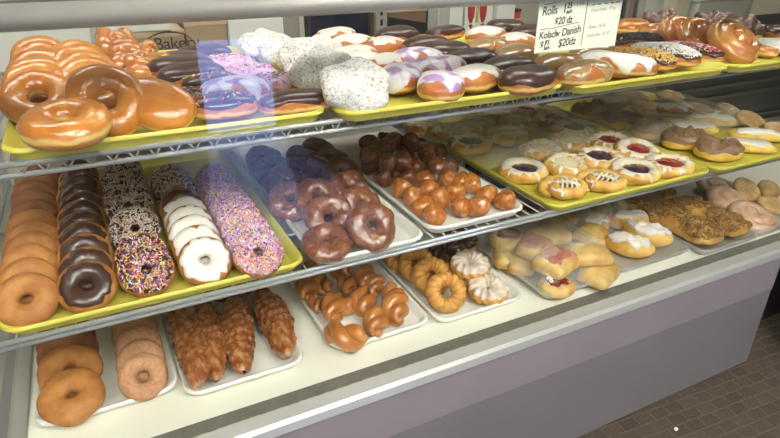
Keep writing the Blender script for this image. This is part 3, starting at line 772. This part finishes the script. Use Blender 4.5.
TL = ['frontmost, curled at the front left corner', 'second along the front edge', 'at the front right corner', 'behind the frontmost by the left rim', 'in the centre of the tray', 'just left of the central one', 'by the right rim, second from front', 'by the left rim, third row', 'third row, second from the left', 'third row, third from the left', 'at the back right of the visible ones', 'by the right rim, third from front', 'small, wedged against the left rim', 'rear left under the shelf', 'rear middle under the shelf']
for (u, v, yw, s), l in zip(TW, TL): it('twist', 'T3', u, v, 'glazed brown donut twist, ' + l, G, yaw=yw, sc=s * 1.12)
G = 'crullers on the bottom white tray'
it('cruller', 'T4', 446, 292, 'plain golden cruller, frontmost with its hole facing out', G, tilt=48, yaw=-6)
it('cruller', 'T4', 432, 276, 'plain golden cruller, second from front', G, tilt=44, yaw=-6)
it('cruller', 'T4', 417, 265, 'plain golden cruller, third from front', G, tilt=40)
it('cruller', 'T4', 402, 256, 'plain golden cruller, farthest back in the plain row', G, tilt=40)
it('crulw', 'T4', 488, 290, 'white glazed cruller lying at the front right of its tray', G, tilt=10)
it('crulw', 'T4', 470, 266, 'white glazed cruller resting on top of another', G, tilt=8, lift=.030)
it('cruller', 'T4', 467, 275, 'plain cruller supporting the white glazed one', G, tilt=4)
it('crulc', 'T4', 446, 252, 'dark chocolate cruller behind the white glazed ones', G, tilt=14)
it('crulc', 'T4', 460, 240, 'dark chocolate cruller farthest back under the shelf', G, tilt=14)
G = 'wrapped kolaches on the metal tray'
for (k, u, v, yw, lf, s, lab) in (
    ('kolachr', 556, 287, 10, 0, .95, 'kolach with red filling lying under the square fruit one'),
    ('kolachp', 598, 274, 25, 0, 1.05, 'plain kolach at the front right corner, lower layer'),
    ('kolachp', 519, 264, 60, 0, .9, 'kolach at the left rim, lower layer'),
    ('kolach', 556, 263, 20, .032, 1.1, 'square kolach with pink fruit centre on top at the front'),
    ('kolachp', 588, 255, -25, .032, 1.1, 'plain long kolach on the top layer, right'),
    ('kolach', 534, 248, 30, .030, 1.0, 'kolach with pink fruit centre on top, second from front'),
    ('kolachr', 509, 241, 10, .020, 1.15, 'round kolach with dark red filling by the left rim'),
    ('kolachp', 549, 236, 0, .022, 1.05, 'plain kolach behind the square fruit ones'),
    ('kolachp', 505, 258, 60, 0, .9, 'plain kolach at the left rim, behind the lowest one'),
    ('kolachp', 590, 234, 20, .010, 1.0, 'plain kolach behind the long one by the right rim'),
    ('kolachr', 530, 214, 20, .01, 1.0, 'red filled kolach below the yellow danish tray'),
    ('kolachp', 560, 220, 20, .0, 1.0, 'plain kolach far back under the middle shelf')):
    it(k, 'T5', u, v, lab, G, yaw=yw, lift=lf, sc=s)
G = 'cream topped pastries on the metal tray'
for (k, u, v, yw, lf, s, lab) in (
    ('creamp', 624, 246, -50, 0, 1.15, 'curved pastry with white cream strip, frontmost'),
    ('creamp', 646, 236, -60, .006, 1.15, 'curved pastry with white cream tip, right one'),
    ('creamp', 628, 222, -20, .006, 1.1, 'whitish pastry behind the two front cream ones'),
    ('snack', 604, 243, 20, 0, .9, 'browned pastry beside the front cream pastry'),
    ('creamp', 600, 226, 20, 0, 1.0, 'cream pastry at the left rim behind the browned one'),
    ('snack', 600, 210, 20, 0, 1.0, 'tan pastry far back near the left rim'),
    ('snack', 625, 208, 80, 0, 1.0, 'tan pastry far back near the right rim')):
    it(k, 'T6', u, v, lab, G, yaw=yw, lift=lf, sc=s)
G = 'pecan crumb pastries on the metal tray'
for i, (x, y, lab) in enumerate(((1.467, .925, 'slab of pecan crumb pastry, front right one'), (1.362, .925, 'slab of pecan crumb pastry, front left one'), (1.467, 1.165, 'slab of pecan crumb pastry, back right one'), (1.362, 1.165, 'slab of pecan crumb pastry, back left one'))):
    place('pecan', (x, y), mrot(0, 90 if i % 2 else -90, 0), (1, 1.15, 1.1), lab, G, TRAY['T7'])
G = 'rosy spiral rolls on the metal tray'
for (k, u, v, t, s, lab) in (('proll', 752, 216, 14, 1.1, 'large rosy spiral roll, frontmost by the glass'), ('proll', 727, 199, 14, 1.05, 'rosy spiral roll, second from front'), ('cookie', 745, 190, 30, .95, 'plain tan roll leaning behind the spiral ones'),
                             ('cookie', 771, 205, 10, .9, 'pink tinged tan roll at the right frame edge'), ('proll', 715, 186, 10, .9, 'tan roll farthest back by the pecan pastries'), ('snack', 768, 190, 10, 1.1, 'reddish savoury roll at the far right back')):
    it(k, 'T8', u, v, lab, G, tilt=t, sc=s, spin=40)

spread()
# ------------------------------------------------------------------ plastic wrap over trays
FILM = clear('plastic_film', (.98, .98, .96), .08, .20, (.90, .90, .84), 1.35, .03)
def wrap(x0, x1, y0, y1, z, hgt, seed, label):
    nx, ny = 34, 44; vs = []
    for j in range(ny):
        for i in range(nx):
            fx, fy = i / (nx - 1), j / (ny - 1); e = min(1, 7 * min(fx, 1 - fx)) * min(1, 9 * min(fy, 1 - fy)); e = e * e * (3 - 2 * e)
            p = Vector((x0 + (x1 - x0) * fx, y0 + (y1 - y0) * fy, 0))
            w = .010 * noise.noise(Vector((p.x * 16, p.y * 9, seed))) + .010 * abs(noise.noise(Vector((p.x * 70, p.y * 20, seed + 4))))
            p.z = z + .024 + hgt * e + w * e + .0012 * noise.noise(p * 90); vs.append(p)
    o = ob('plastic_wrap', MB().grid(vs, nx, ny, False).mesh('wrap', FILM)); tag(o, label, 'plastic wrap', 'clear plastic wraps over trays'); return o
wrap(.800, 1.050, .812, 1.475, DZ, .062, 1, 'clear wrinkled plastic wrap over the kolaches')
wrap(1.046, 1.300, .98, 1.485, DZ, .050, 2, 'clear plastic wrap over the rear cream pastries')
wrap(.800, 1.300, 1.06, 1.484, MZ, .030, 3, 'clear plastic wrap over the rear half of the danish tray')
wrap(1.302, 1.774, 1.02, 1.48, MZ, .034, 4, 'clear plastic wrap over the rear of the rightmost yellow tray')
wrap(1.304, 1.524, 1.05, 1.455, DZ, .040, 5, 'clear plastic wrap over the rear pecan pastries')

# ------------------------------------------------------------------ display case
X0, X1 = -.235, 2.95
GY = .776
case = empty('display_case', (0, .8, 0)); tag(case, 'long glass fronted bakery display case on a lavender base', 'display case')
def cpart(name, me, parent=case, lab=None, b=0):
    o = ob(name, me, parent); o.matrix_parent_inverse = Matrix.Translation((0, -.8, 0)) if parent is case else Matrix()
    if lab: o['label'] = lab
    if b: bev(o, b)
    return o
cpart('deck', boxm('deck', (X0, .803, .372), (X1, 1.56, .3935), DECK), lab='cream white bottom deck')
cpart('inner_channel', boxm('ch', (X0, .7725, .372), (X1, .803, .3945), FRMD), lab='dark grey channel inside the glass')
cpart('gold_strip', boxm('gs', (X0, .7695, .372), (X1, .7725, .396), GOLD), lab='thin gold strip')
mb = MB(); prof = [(.7695, .397), (.744, .394), (.738, .388), (.735, .372), (.7695, .372)]
n = len(prof); mb.add([(X0, a, b) for a, b in prof] + [(X1, a, b) for a, b in prof], [(i, i + n, (i + 1) % n + n, (i + 1) % n) for i in range(n)] + [tuple(range(n)), tuple(range(n, 2 * n))[::-1]])
cpart('sill', mb.mesh('sill', mat('sill_aluminium', (.44, .45, .42), (.40, .41, .38), 5, .38, metal=.35), False), lab='pale aluminium sill')
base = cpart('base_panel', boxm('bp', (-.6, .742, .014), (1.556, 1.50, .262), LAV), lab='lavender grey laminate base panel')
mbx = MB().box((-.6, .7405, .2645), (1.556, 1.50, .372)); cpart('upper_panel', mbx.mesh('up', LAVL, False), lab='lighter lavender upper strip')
mbx = MB().box((-.6, .7425, .2615), (1.556, .80, .265)); cpart('seam', mbx.mesh('seam', mat('seam', (.28, .25, .25), rough=.6), False))
cpart('plinth', boxm('pl', (-.58, .755, 0), (1.54, 1.48, .014), BLK))
cpart('underside', boxm('us', (1.556, .86, 0), (X1, 1.5, .372), BLK), lab='black recessed underside')
mb = MB(); 
bar = [(GY + .018 * math.cos(R(-a)), 1.0545 + .0145 * math.sin(R(-a))) for a in range(0, 360, 15)]
n = len(bar); mb.add([(X0, a, b) for a, b in bar] + [(X1, a, b) for a, b in bar], [(i, i + n, (i + 1) % n + n, (i + 1) % n) for i in range(n)] + [tuple(range(n)), tuple(range(n, 2 * n))[::-1]])
cpart('rail_gasket', boxm('rg', (X0, GY + .02, 1.052), (X1, GY + .09, 1.064), mat('gasket', (.05, .052, .06), rough=.5)))
cpart('top_rail', mb.mesh('rail', FRM, True), lab='brushed aluminium top rail')
GLASS = clear('case_glass', (.975, .985, .98), 0, 0, ior=1.5, base=0)
cpart('front_glass', boxm('fg', (X0 + .006, GY - .003, .396), (X1 - .006, GY + .003, 1.0395), GLASS), lab='clear front glass')
cpart('end_glass', boxm('eg', (X0 + .001, .80, .405), (X0 + .006, 1.55, 1.04), GLASS))
cpart('end_glass', boxm('eg', (X1 - .006, .80, .405), (X1 - .001, 1.55, 1.04), GLASS))
cpart('end_channel', boxm('ec', (X0, .803, .3935), (X0 + .028, 1.55, .404), FRM), b=.002)
for x in (X0, X1 - .02): cpart('corner_post', boxm('cp', (x, 1.54, .372), (x + .02, 1.56, 1.068), FRM), b=.002)
cpart('end_rail', boxm('er', (X0, GY, 1.040), (X0 + .02, 1.56, 1.066), FRM), b=.002)
cpart('end_rail', boxm('er', (X1 - .02, GY, 1.040), (X1, 1.56, 1.066), FRM), b=.002)
cpart('rear_rail', boxm('rr', (X0, 1.54, 1.040), (X1, 1.56, 1.066), FRM), b=.002)
DKG = mat('rear_door_dark', (.055, .056, .047), (.04, .041, .034), 4, .3)
for i, (a, b) in enumerate(((X0 + .02, .42), (.42, 1.06))):
    cpart('rear_door', boxm('rd', (a, 1.53, .395), (b, 1.538, .85), CREAM), lab='cream sliding rear door')
for i, (a, b) in enumerate(((1.06, 1.9), (1.9, X1 - .02))):
    d = cpart('rear_door', boxm('rd', (a, 1.53, .395), (b, 1.538, .85), DKG), lab='dark sliding rear door')
    for z in (.42, .53, .575, .68, .80): cpart('door_rail', boxm('dr', (a + .01, 1.515, z), (b - .01, 1.53, z + .012), mat('olive_rail', (.12, .125, .10), (.10, .105, .085), 8, .4, metal=.3)), d)

# wire shelves
def shelf(z, y0, label, truss):
    e = empty('wire_shelf', (0, y0, z)); tag(e, label, 'shelf', 'chrome wire shelves')
    xa, xb = X0 + .012, 1.80
    def sp(name, mb, m=CHR):
        o = ob(name, mb.mesh(name, m), e); o.matrix_parent_inverse = Matrix.Translation((0, -y0, -z)); return o
    zt = z - .0035; gp = .016 if truss else .009
    sp('front_rail', MB().tube([(xa, y0, zt), (xb, y0, zt)], .0044, 10))
    sp('lower_rail', MB().tube([(xa, y0 + .001, zt - gp), (xb, y0 + .001, zt - gp)], .0038, 10))
    mb = MB(); n = int((xb - xa) / .028)
    for i in range(n):
        x = xa + .028 * i + .004
        if truss: mb.tube([(x, y0, zt - gp), (x + .010, y0, zt), (x + .018, y0, zt), (x + .028, y0, zt - gp)], .0016, 6)
        elif i % 2: mb.tube([(x, y0, zt), (x, y0, zt - gp)], .0022, 6)
    sp('truss_wire', mb)
    mb = MB()
    for i in range(int((xb - xa) / .026) + 1):
        x = xa + .026 * i; mb.tube([(x, y0, zt), (x, 1.52, zt)], .0014, 6)
    w = sp('shelf_wires', mb)
    for y in (1.0, 1.25, 1.52): sp('cross_rail', MB().tube([(xa, y, zt - .004), (xb, y, zt - .004)], .0028, 8))
    for x in (xa, 1.27, xb): sp('end_arm', MB().tube([(x, y0, zt), (x, 1.535, zt)], .0035, 8)); 
shelf(MZ, .849, 'chrome wire shelf under the middle row of trays', False)
shelf(UZ, .868, 'chrome wire shelf under the top row of trays', True)

# price sign taped to the glass
sg = empty('price_sign', (.755, .782, .96)); tag(sg, 'handwritten cream price sign for rolls and kolaches taped inside the glass', 'sign')
o = ob('card', boxm('card', (.664, .7805, .9595), (.846, .7815, 1.066), PAPER), sg); o.matrix_parent_inverse = Matrix.Translation(sg.location).inverted()
def text(s, x, z, size, m, parent, y=.7802, slant=0, name='lettering', rotz=0, sh=.15, w=1, loc=None, off=.0):
    cu = bpy.data.curves.new('t', 'FONT'); cu.body = s; cu.size = size; cu.shear = sh; cu.extrude = .0001; cu.offset = off; cu.space_character = .95
    t = bpy.data.objects.new('t', cu); COL.objects.link(t); bpy.context.view_layer.update()
    me = bpy.data.meshes.new_from_object(t.evaluated_get(bpy.context.evaluated_depsgraph_get())); bpy.data.objects.remove(t)
    me.materials.clear(); me.materials.append(m)
    o = ob(name, me); o.matrix_world = Matrix.Translation((x, y, z)) @ Matrix.Rotation(R(90), 4, 'X') @ Matrix.Rotation(R(slant), 4, 'Z') @ Matrix.Diagonal((w, 1, 1, 1))
    if parent: mw = o.matrix_world.copy(); o.parent = parent; o.matrix_parent_inverse = Matrix.Translation(parent.location).inverted(); 
    return o
for s, x, z, sz, sl in (('Rolls', .671, 1.019, .019, 4), ('1.', .713, 1.021, .021, 4), ('25', .722, 1.028, .013, 4), ('each', .722, 1.0195, .008, 8), ('$20 dz', .699, 1.003, .0165, 3),
                    ('Kolach', .670, .982, .0165, 3), ('or', .705, .985, .011, 4), ('Danish', .718, .984, .0175, 6), ('$1.', .673, .967, .0165, 0), ('75', .684, .9715, .011, 4), ('each', .683, .9635, .008, 6), ('$20dz', .713, .9665, .018, 4)):
    text(s, x, z, sz, INK, sg, slant=sl, off=.0002, w=.9)
text('1.10', .741, 1.031, .010, INKF, sg, slant=6)
for s, x, z, sz in (('Donut Holes . 59 ea', .776, 1.019, .0085), ('Dozen . $6.50', .776, .992, .0085), ('Fresh Juice . $1.50', .776, .978, .0085)): text(s, x, z, sz, INKF, sg, slant=3, w=.85)
mb = MB()
mb.tube([(.675, .7801, 1.036), (.71, .7801, 1.040)], .0005, 5).tube([(.670, .7801, .9975), (.70, .7801, .9985), (.754, .7801, 1.005)], .0005, 5).tube([(.765, .7801, .966), (.766, .7801, 1.05)], .0005, 5)
for x in (.778, .79, .805, .82, .832): mb.tube([(x, .7801, 1.031 + (x - .778) * .04), (x + .007, .7801, 1.0315 + (x - .778) * .04)], .0007, 5)
o = ob('ruled_lines', mb.mesh('rules', INK), sg); o.matrix_parent_inverse = Matrix.Translation(sg.location).inverted()

# ------------------------------------------------------------------ back counter things
def simple(name, a, b, m, label, cat, bw=.003, group=None):
    cx, cy = (a[0] + b[0]) / 2, (a[1] + b[1]) / 2
    me = boxm(name, (a[0] - cx, a[1] - cy, 0), (b[0] - cx, b[1] - cy, b[2] - a[2]), m)
    o = ob(name, me); o.location = (cx, cy, a[2]); bev(o, bw); tag(o, label, cat, group); return o
ctr = empty('back_counter', (0, 2, 0)); tag(ctr, 'long low cream counter behind the display case', 'counter')
for nm, a, b in (('countertop', (-1.4, 1.98, .62), (3.9, 2.75, .65)), ('cabinet_body', (-1.38, 2.02, .0), (3.88, 2.73, .62))):
    o = ob(nm, boxm(nm, a, b, CREAM), ctr); o.matrix_parent_inverse = Matrix.Translation((0, -2, 0))
CZ = .65
simple('white_bin', (-.9, 2.1, CZ), (.022, 2.5, .90), WHP, 'large pale grey bin behind the glazed donuts at the left', 'bin')
# kraft cake boxes with lid edges
def carton(x0, x1, y0, y1, z0, z1, m, label, name='cardboard_box'):
    e = empty(name, ((x0 + x1) / 2, y0, z0)); tag(e, label, 'box')
    T = Matrix.Translation(e.location).inverted()
    o = ob('body', boxm('body', (x0, y0, z0), (x1, y1, z1 - .004), m), e); o.matrix_parent_inverse = T; bev(o, .003)
    o = ob('lid', boxm('lid', (x0 - .003, y0 - .003, z1 - .02), (x1 + .003, y1 + .003, z1), mat('kraft_lid', (.50, .38, .25), (.46, .35, .23), 8, .8)), e); o.matrix_parent_inverse = T; bev(o, .003)
    return e
b1 = carton(.05, .300, 2.1, 2.4, CZ, .848, KRAFT, 'kraft bakery box with an oval logo behind the knotted rolls')
b2 = carton(.308, .445, 2.12, 2.45, CZ, .872, KRAFT, 'taller kraft box right of the bakery logo')
p = at_y(171, 48, 2.096)
text('Bakery', p.x - .052, p.z - .003, .055, INK, b1, y=2.0955, name='logo_lettering', sh=.0)
mb = MB(); c = at_y(170, 47, 2.096)
mb.tube([(c.x + .075 * math.cos(a), 2.0955, c.z + .006 + .042 * math.sin(a)) for a in [R(8 + 172 * i / 24) for i in range(25)]], [.0006 + .0022 * math.sin(PI * i / 24) for i in range(25)], 6)
o = ob('logo_oval', mb.mesh('oval', INK), b1); o.matrix_parent_inverse = Matrix.Translation(b1.location).inverted()
simple('white_board', (.045, 2.09, .8485), (.262, 2.4, .872), WHP, 'white board lying on the logo box', 'board')
simple('white_cabinet', (.448, 2.1, CZ), (.641, 2.4, .868), WHP, 'small white cabinet behind the powdered donuts', 'cabinet')
simple('grey_box', (.645, 2.2, CZ), (.735, 2.5, .96), mat('taupe', (.27, .25, .23), (.25, .23, .21), 4, .6), 'taupe grey box between white cabinet and dark screen', 'box')
mon = empty('dark_screen', (.84, 2.12, CZ)); tag(mon, 'wide black screen standing behind the white iced buns', 'screen')
for nm, a, b, m in (('casing', (.738, 2.12, CZ + .004), (.99, 2.16, .90), BLK), ('display', (.750, 2.115, CZ + .02), (.978, 2.12, .89), mat('screen_glass', (.012, .014, .03), (.02, .022, .04), 3, .15))):
    o = ob(nm, boxm(nm, a, b, m), mon); o.matrix_parent_inverse = Matrix.Translation(mon.location).inverted(); bev(o, .002)
o = ob('foot', boxm('ft', (.80, 2.10, CZ), (.93, 2.18, CZ + .004), BLK), mon); o.matrix_parent_inverse = Matrix.Translation(mon.location).inverted()
st = empty('slotted_upright', (1.03, 2.1, CZ)); tag(st, 'slotted metal shelf upright left of the printed carton', 'upright')
T = Matrix.Translation(st.location).inverted()
o = ob('channel', boxm('ch', (1.005, 2.1, CZ), (1.05, 2.12, 1.02), FRM), st); o.matrix_parent_inverse = T
mb = MB()
for i in range(9): mb.box((1.022, 2.0985, .67 + .037 * i), (1.032, 2.1005, .692 + .037 * i))
o = ob('slots', mb.mesh('slots', BLK, False), st); o.matrix_parent_inverse = T
b3 = carton(1.062, 1.235, 2.12, 2.4, CZ, .88, KRAFTD, 'brown carton crossed by a slanting black stripe', 'printed_carton')
mb = MB(); y = 2.1155
mb.add([(1.064, y, .845), (1.233, y, .815), (1.233, y, .77), (1.064, y, .80)] + [(1.064, y + .001, .845), (1.233, y + .001, .815), (1.233, y + .001, .77), (1.064, y + .001, .80)], [(0, 1, 2, 3), (4, 7, 6, 5), (0, 4, 5, 1), (2, 6, 7, 3)])
o = ob('black_stripe', mb.mesh('stripe', BLK, False), b3); o.matrix_parent_inverse = Matrix.Translation(b3.location).inverted()
simple('dark_folder', (1.24, 2.15, CZ), (1.262, 2.4, .90), mat('maroon', (.04, .015, .015), rough=.5), 'thin dark maroon folder right of the striped carton', 'folder')
simple('grey_bin', (1.265, 2.2, CZ), (1.34, 2.5, .91), mat('grey_paint', (.36, .37, .36), rough=.5), 'narrow grey bin beside the maroon folder', 'bin')
simple('white_post', (1.345, 2.12, CZ), (1.40, 2.2, .94), WHP, 'white post left of the red and white picture', 'post')
pc = empty('framed_picture', (1.49, 2.13, CZ)); tag(pc, 'white framed picture with red and green pattern behind the buns', 'picture'); T = Matrix.Translation(pc.location).inverted()
o = ob('frame', boxm('fr', (1.405, 2.13, CZ), (1.565, 2.145, .93), WHP), pc); o.matrix_parent_inverse = T
RED = mat('red_paint', (.42, .05, .035), (.36, .04, .03), 20, .4)
mb = MB()
for cx in (1.455, 1.515):
    mb.tube([(cx, 2.1285, .80), (cx, 2.1285, .825), (cx, 2.1285, .86), (cx, 2.1285, .888)], [.006, .016, .019, .004], 10)
    mb.tube([(cx - .004, 2.1285, .782), (cx + .008, 2.1285, .792)], [.012, .006], 8)
for i in range(len(mb.v)): x_, y_, z_ = mb.v[i]; mb.v[i] = (x_, 2.129 + (y_ - 2.1285) * .05, z_)
o = ob('red_figures', mb.mesh('rf', RED), pc); o.matrix_parent_inverse = T
o = ob('yellow_stripe', boxm('ys', (1.478, 2.128, .80), (1.492, 2.130, .885), mat('mustard', (.55, .42, .12), rough=.6)), pc); o.matrix_parent_inverse = T
o = ob('green_stripe', boxm('gs', (1.415, 2.128, .79), (1.424, 2.130, .90), mat('sage', (.25, .30, .22), rough=.6)), pc); o.matrix_parent_inverse = T
simple('white_carton', (1.575, 2.11, CZ), (1.665, 2.3, .93), WHP, 'white carton between the picture and the red cup', 'carton')
cup = empty('red_cup', (1.74, 2.2, CZ)); tag(cup, 'red cup with a dark rim on the back counter', 'cup'); T = Matrix.Translation(cup.location).inverted()
mb = MB().tube([(1.715, 2.2, CZ), (1.715, 2.2, .74), (1.715, 2.2, .83)], [.028, .036, .044], 28); o = ob('body', mb.mesh('cup', RED), cup); o.matrix_parent_inverse = T
mb = MB().tube([(1.715, 2.2, .83), (1.715, 2.2, .837)], [.046, .046], 28); o = ob('rim', mb.mesh('rim', BLK), cup); o.matrix_parent_inverse = T
o = ob('yellow_mark', boxm('ym', (1.708, 2.154, .78), (1.738, 2.162, .80), mat('yellow_mark', (.8, .5, .12), rough=.5)), cup); o.matrix_parent_inverse = T
for i, (w, cc, nm) in enumerate(((.05, (.35, .27, .12), 'tan'), (.03, (.42, .40, .33), 'pale'), (.022, (.09, .10, .12), 'dark blue'), (.02, (.35, .33, .28), 'grey'), (.025, (.40, .24, .26), 'dull pink'), (.02, (.13, .14, .12), 'black green'), (.05, (.52, .52, .46), 'off white'))):
    x = 2.22 + sum((.05, .03, .022, .02, .025, .02, .05)[:i]) + .004 * i
    simple('binder', (x, 2.12, CZ), (x + w, 2.36, .90 + .01 * (i % 3)), mat('binder_%d' % i, cc, rough=.6), '%s binder in the row of folders right of the price sign' % nm, 'binder', .002, 'binders standing on the back counter')
# pale lidded tub and post at right
simple('cream_column', (2.70, 2.14, CZ), (2.80, 2.22, 1.05), mat('column_paint', (.60, .57, .43), rough=.6), 'cream column between the binders and the white tub', 'column')
tub = empty('storage_tub', (3.05, 2.1, CZ)); tag(tub, 'large white lidded storage tub behind the spiral roll', 'tub'); T = Matrix.Translation(tub.location).inverted()
me = MB().add([(2.85, 2.13, CZ), (3.20, 2.13, CZ), (3.20, 2.48, CZ), (2.85, 2.48, CZ), (2.82, 2.1, .83), (3.24, 2.1, .83), (3.24, 2.5, .83), (2.82, 2.5, .83)], [(0, 3, 2, 1), (4, 5, 6, 7), (0, 1, 5, 4), (1, 2, 6, 5), (2, 3, 7, 6), (3, 0, 4, 7)]).mesh('tub', WHP, False)
o = ob('body', me, tub); o.matrix_parent_inverse = T; bev(o, .01)
o = ob('lid', boxm('lid', (2.80, 2.09, .83), (3.26, 2.52, .845), WHP), tub); o.matrix_parent_inverse = T; bev(o, .005)
simple('cream_box', (3.28, 2.12, CZ), (3.75, 2.5, 1.0), CREAM, 'tall cream box at the far right behind the case', 'box')

# ------------------------------------------------------------------ room
WALL = mat('wall_paint', (.58, .55, .46), (.55, .52, .43), 2, .8)
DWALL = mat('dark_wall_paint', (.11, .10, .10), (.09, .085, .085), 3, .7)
def floor_mat():
    m, nt, b = nodes('carpet_tiles'); b.inputs['Roughness'].default_value = .95
    tc = nt.nodes.new('ShaderNodeTexCoord'); mp = nt.nodes.new('ShaderNodeMapping'); mp.inputs['Rotation'].default_value = (0, 0, R(4)); nt.links.new(tc.outputs['Object'], mp.inputs[0])
    br = nt.nodes.new('ShaderNodeTexBrick'); br.inputs['Scale'].default_value = 1; br.inputs['Brick Width'].default_value = .052; br.inputs['Row Height'].default_value = .034; br.inputs['Mortar Size'].default_value = .003; br.offset = .5
    br.inputs['Color1'].default_value = (.075, .056, .040, 1); br.inputs['Color2'].default_value = (.052, .039, .027, 1); br.inputs['Mortar'].default_value = (.10, .077, .054, 1); br.inputs['Mortar Smooth'].default_value = .4
    nt.links.new(mp.outputs[0], br.inputs['Vector'])
    n = nt.nodes.new('ShaderNodeTexNoise'); n.inputs['Scale'].default_value = 220; nt.links.new(tc.outputs['Object'], n.inputs['Vector'])
    mx = nt.nodes.new('ShaderNodeMix'); mx.data_type = 'RGBA'; mx.blend_type = 'MULTIPLY'; mx.inputs['Factor'].default_value = .6
    nt.links.new(br.outputs['Color'], mx.inputs['A']); nt.links.new(n.outputs['Color'], mx.inputs['B'])
    mr = nt.nodes.new('ShaderNodeValToRGB'); mr.color_ramp.elements[0].position = .3; mr.color_ramp.elements[0].color = (.45, .45, .45, 1); mr.color_ramp.elements[1].position = .7; mr.color_ramp.elements[1].color = (1.6, 1.6, 1.6, 1)
    nt.links.new(n.outputs['Fac'], mr.inputs['Fac']); nt.links.new(mr.outputs['Color'], mx.inputs['B'])
    nt.links.new(mx.outputs['Result'], b.inputs['Base Color'])
    bp = nt.nodes.new('ShaderNodeBump'); bp.inputs['Strength'].default_value = .8; bp.inputs['Distance'].default_value = .004; nt.links.new(br.outputs['Fac'], bp.inputs['Height'])
    nt.links.new(bp.outputs['Normal'], b.inputs['Normal'])
    return m
XA, XB, YA, YB, ZC = -2.2, 5.2, -2.0, 3.4, 2.6
struct('floor', boxm('floor', (XA, YA, -.04), (XB, YB, 0), floor_mat()))
struct('ceiling', boxm('ceiling', (XA, YA, ZC), (XB, YB, ZC + .04), mat('ceiling_paint', (.70, .70, .66), rough=.9)))
struct('wall_left', boxm('wl', (XA - .05, YA, 0), (XA, YB, ZC), mat('side_wall_paint', (.30, .28, .25), (.28, .26, .23), 3, .8)))
struct('wall_back', boxm('wb', (XA, YB, 0), (XB, YB + .05, ZC), WALL))
struct('wall_far_right', boxm('wr', (XB, .62, 0), (XB + .05, YB, ZC), WALL))
struct('wall_right', boxm('wr', (1.72, YA, 0), (1.78, .70, ZC), DWALL))
struct('wall_partition', boxm('wp', (1.78, .62, 0), (XB, .68, ZC), WALL))
struct('baseboard_right', boxm('bb', (1.695, YA, 0), (1.72, .70, .10), BLK))
# front wall with an added, unseen door; its low pane makes the blue glass reflection
DX0, DX1 = .42, 1.12
struct('wall_front', MB().box((XA, YA - .06, 0), (DX0, YA, ZC)).box((DX1, YA - .06, 0), (1.78, YA, ZC)).box((DX0, YA - .06, 2.1), (DX1, YA, ZC)).mesh('wf', mat('front_wall_paint', (.36, .345, .32), (.33, .315, .29), 3, .8), False))
door = empty('added_door_1', ((DX0 + DX1) / 2, YA, 0)); door['kind'] = 'structure'
T = Matrix.Translation(door.location).inverted()
o = ob('added_door_frame', MB().box((DX0, YA - .05, 0), (.565, YA - .01, 2.1)).box((1.0, YA - .05, 0), (DX1, YA - .01, 2.1)).box((.565, YA - .05, .575), (1.0, YA - .01, 2.1)).box((.565, YA - .05, 0), (1.0, YA - .01, .03)).mesh('df', mat('added_door_paint', (.30, .29, .26), rough=.6), False), door); o.matrix_parent_inverse = T  # solid above the pane, shaped to keep the sun off the case
o = ob('added_door_pane', boxm('pane', (.565, YA - .032, .03), (1.0, YA - .028, .575), GLASS), door); o.matrix_parent_inverse = T
o = ob('added_door_handle', MB().tube([(.50, YA + .0, .95), (.50, YA + .04, .97), (.50, YA + .04, 1.23), (.50, YA, 1.25)], .01, 10).mesh('dh', CHR), door); o.matrix_parent_inverse = T
mt = ob('added_mat', boxm('dm', (.30, -1.98, 0), (1.02, -.42, .008), mat('added_mat_blue', (.20, .30, .62), (.17, .26, .56), 60, .95))); tag(mt, 'added unseen blue mat that gives the blue reflection in the glass', 'mat')  # mat added out of view so the front glass reflects blue
# white crumb on the carpet
o = ob('crumb', bun_mesh('crumb', bun_surf(.006, .004, .004, 1, .2, 2, 200), wice, 12, 8)); q = at_z(676, 429, .004); o.location = (q.x, q.y, .0035); tag(o, 'small white crumb on the patterned brown carpet', 'crumb')

# ------------------------------------------------------------------ lamps
LAMPS = [emit('lamp_diffuser', (1, .97, .90), 16.0), emit('lamp_diffuser_rear', (1, .97, .90), 5.0)]
for i, (x, y, lx, ly, lab) in enumerate(((-.9, -1.15, .3, 1.5, 'over the customer side, left'), (.2, -1.15, .3, 1.5, 'over the customer side, middle'), (1.2, -1.15, .3, 1.5, 'over the customer side, right'), (-.4, 1.75, 1.2, .3, 'over the left of the case'), (1.3, 1.75, 1.2, .3, 'over the middle of the case'), (3.2, 1.75, 1.2, .3, 'over the right of the case'))):
    e = empty('ceiling_light', (x, y, ZC)); tag(e, 'white fluorescent ceiling light ' + lab, 'ceiling light', 'ceiling lights')
    T = Matrix.Translation(e.location).inverted()
    o = ob('housing', boxm('h', (x - lx / 2 - .02, y - ly / 2 - .02, ZC - .03), (x + lx / 2 + .02, y + ly / 2 + .02, ZC - .0005), WHP), e); o.matrix_parent_inverse = T
    o = ob('diffuser', boxm('d', (x - lx / 2, y - ly / 2, ZC - .04), (x + lx / 2, y + ly / 2, ZC - .031), LAMPS[0 if y < 0 else 1]), e); o.matrix_parent_inverse = T

# ------------------------------------------------------------------ daylight outside
w = bpy.data.worlds.new('world'); SC.world = w; w.use_nodes = True
bg = w.node_tree.nodes['Background']; bg.inputs['Color'].default_value = (.30, .42, 1, 1); bg.inputs['Strength'].default_value = 5
sl = bpy.data.lights.new('sun', 'SUN'); sl.energy = 14; sl.angle = R(.5); sl.color = (.75, .85, 1)
so = bpy.data.objects.new('sun', sl); COL.objects.link(so); so.rotation_euler = Vector((-.2, 1, -.37)).to_track_quat('-Z', 'Y').to_euler()
SC.view_settings.view_transform = 'Standard'; SC.view_settings.look = 'None'; SC.view_settings.gamma = 1; SC.view_settings.use_curve_mapping = False
SC.view_settings.exposure = 1.4
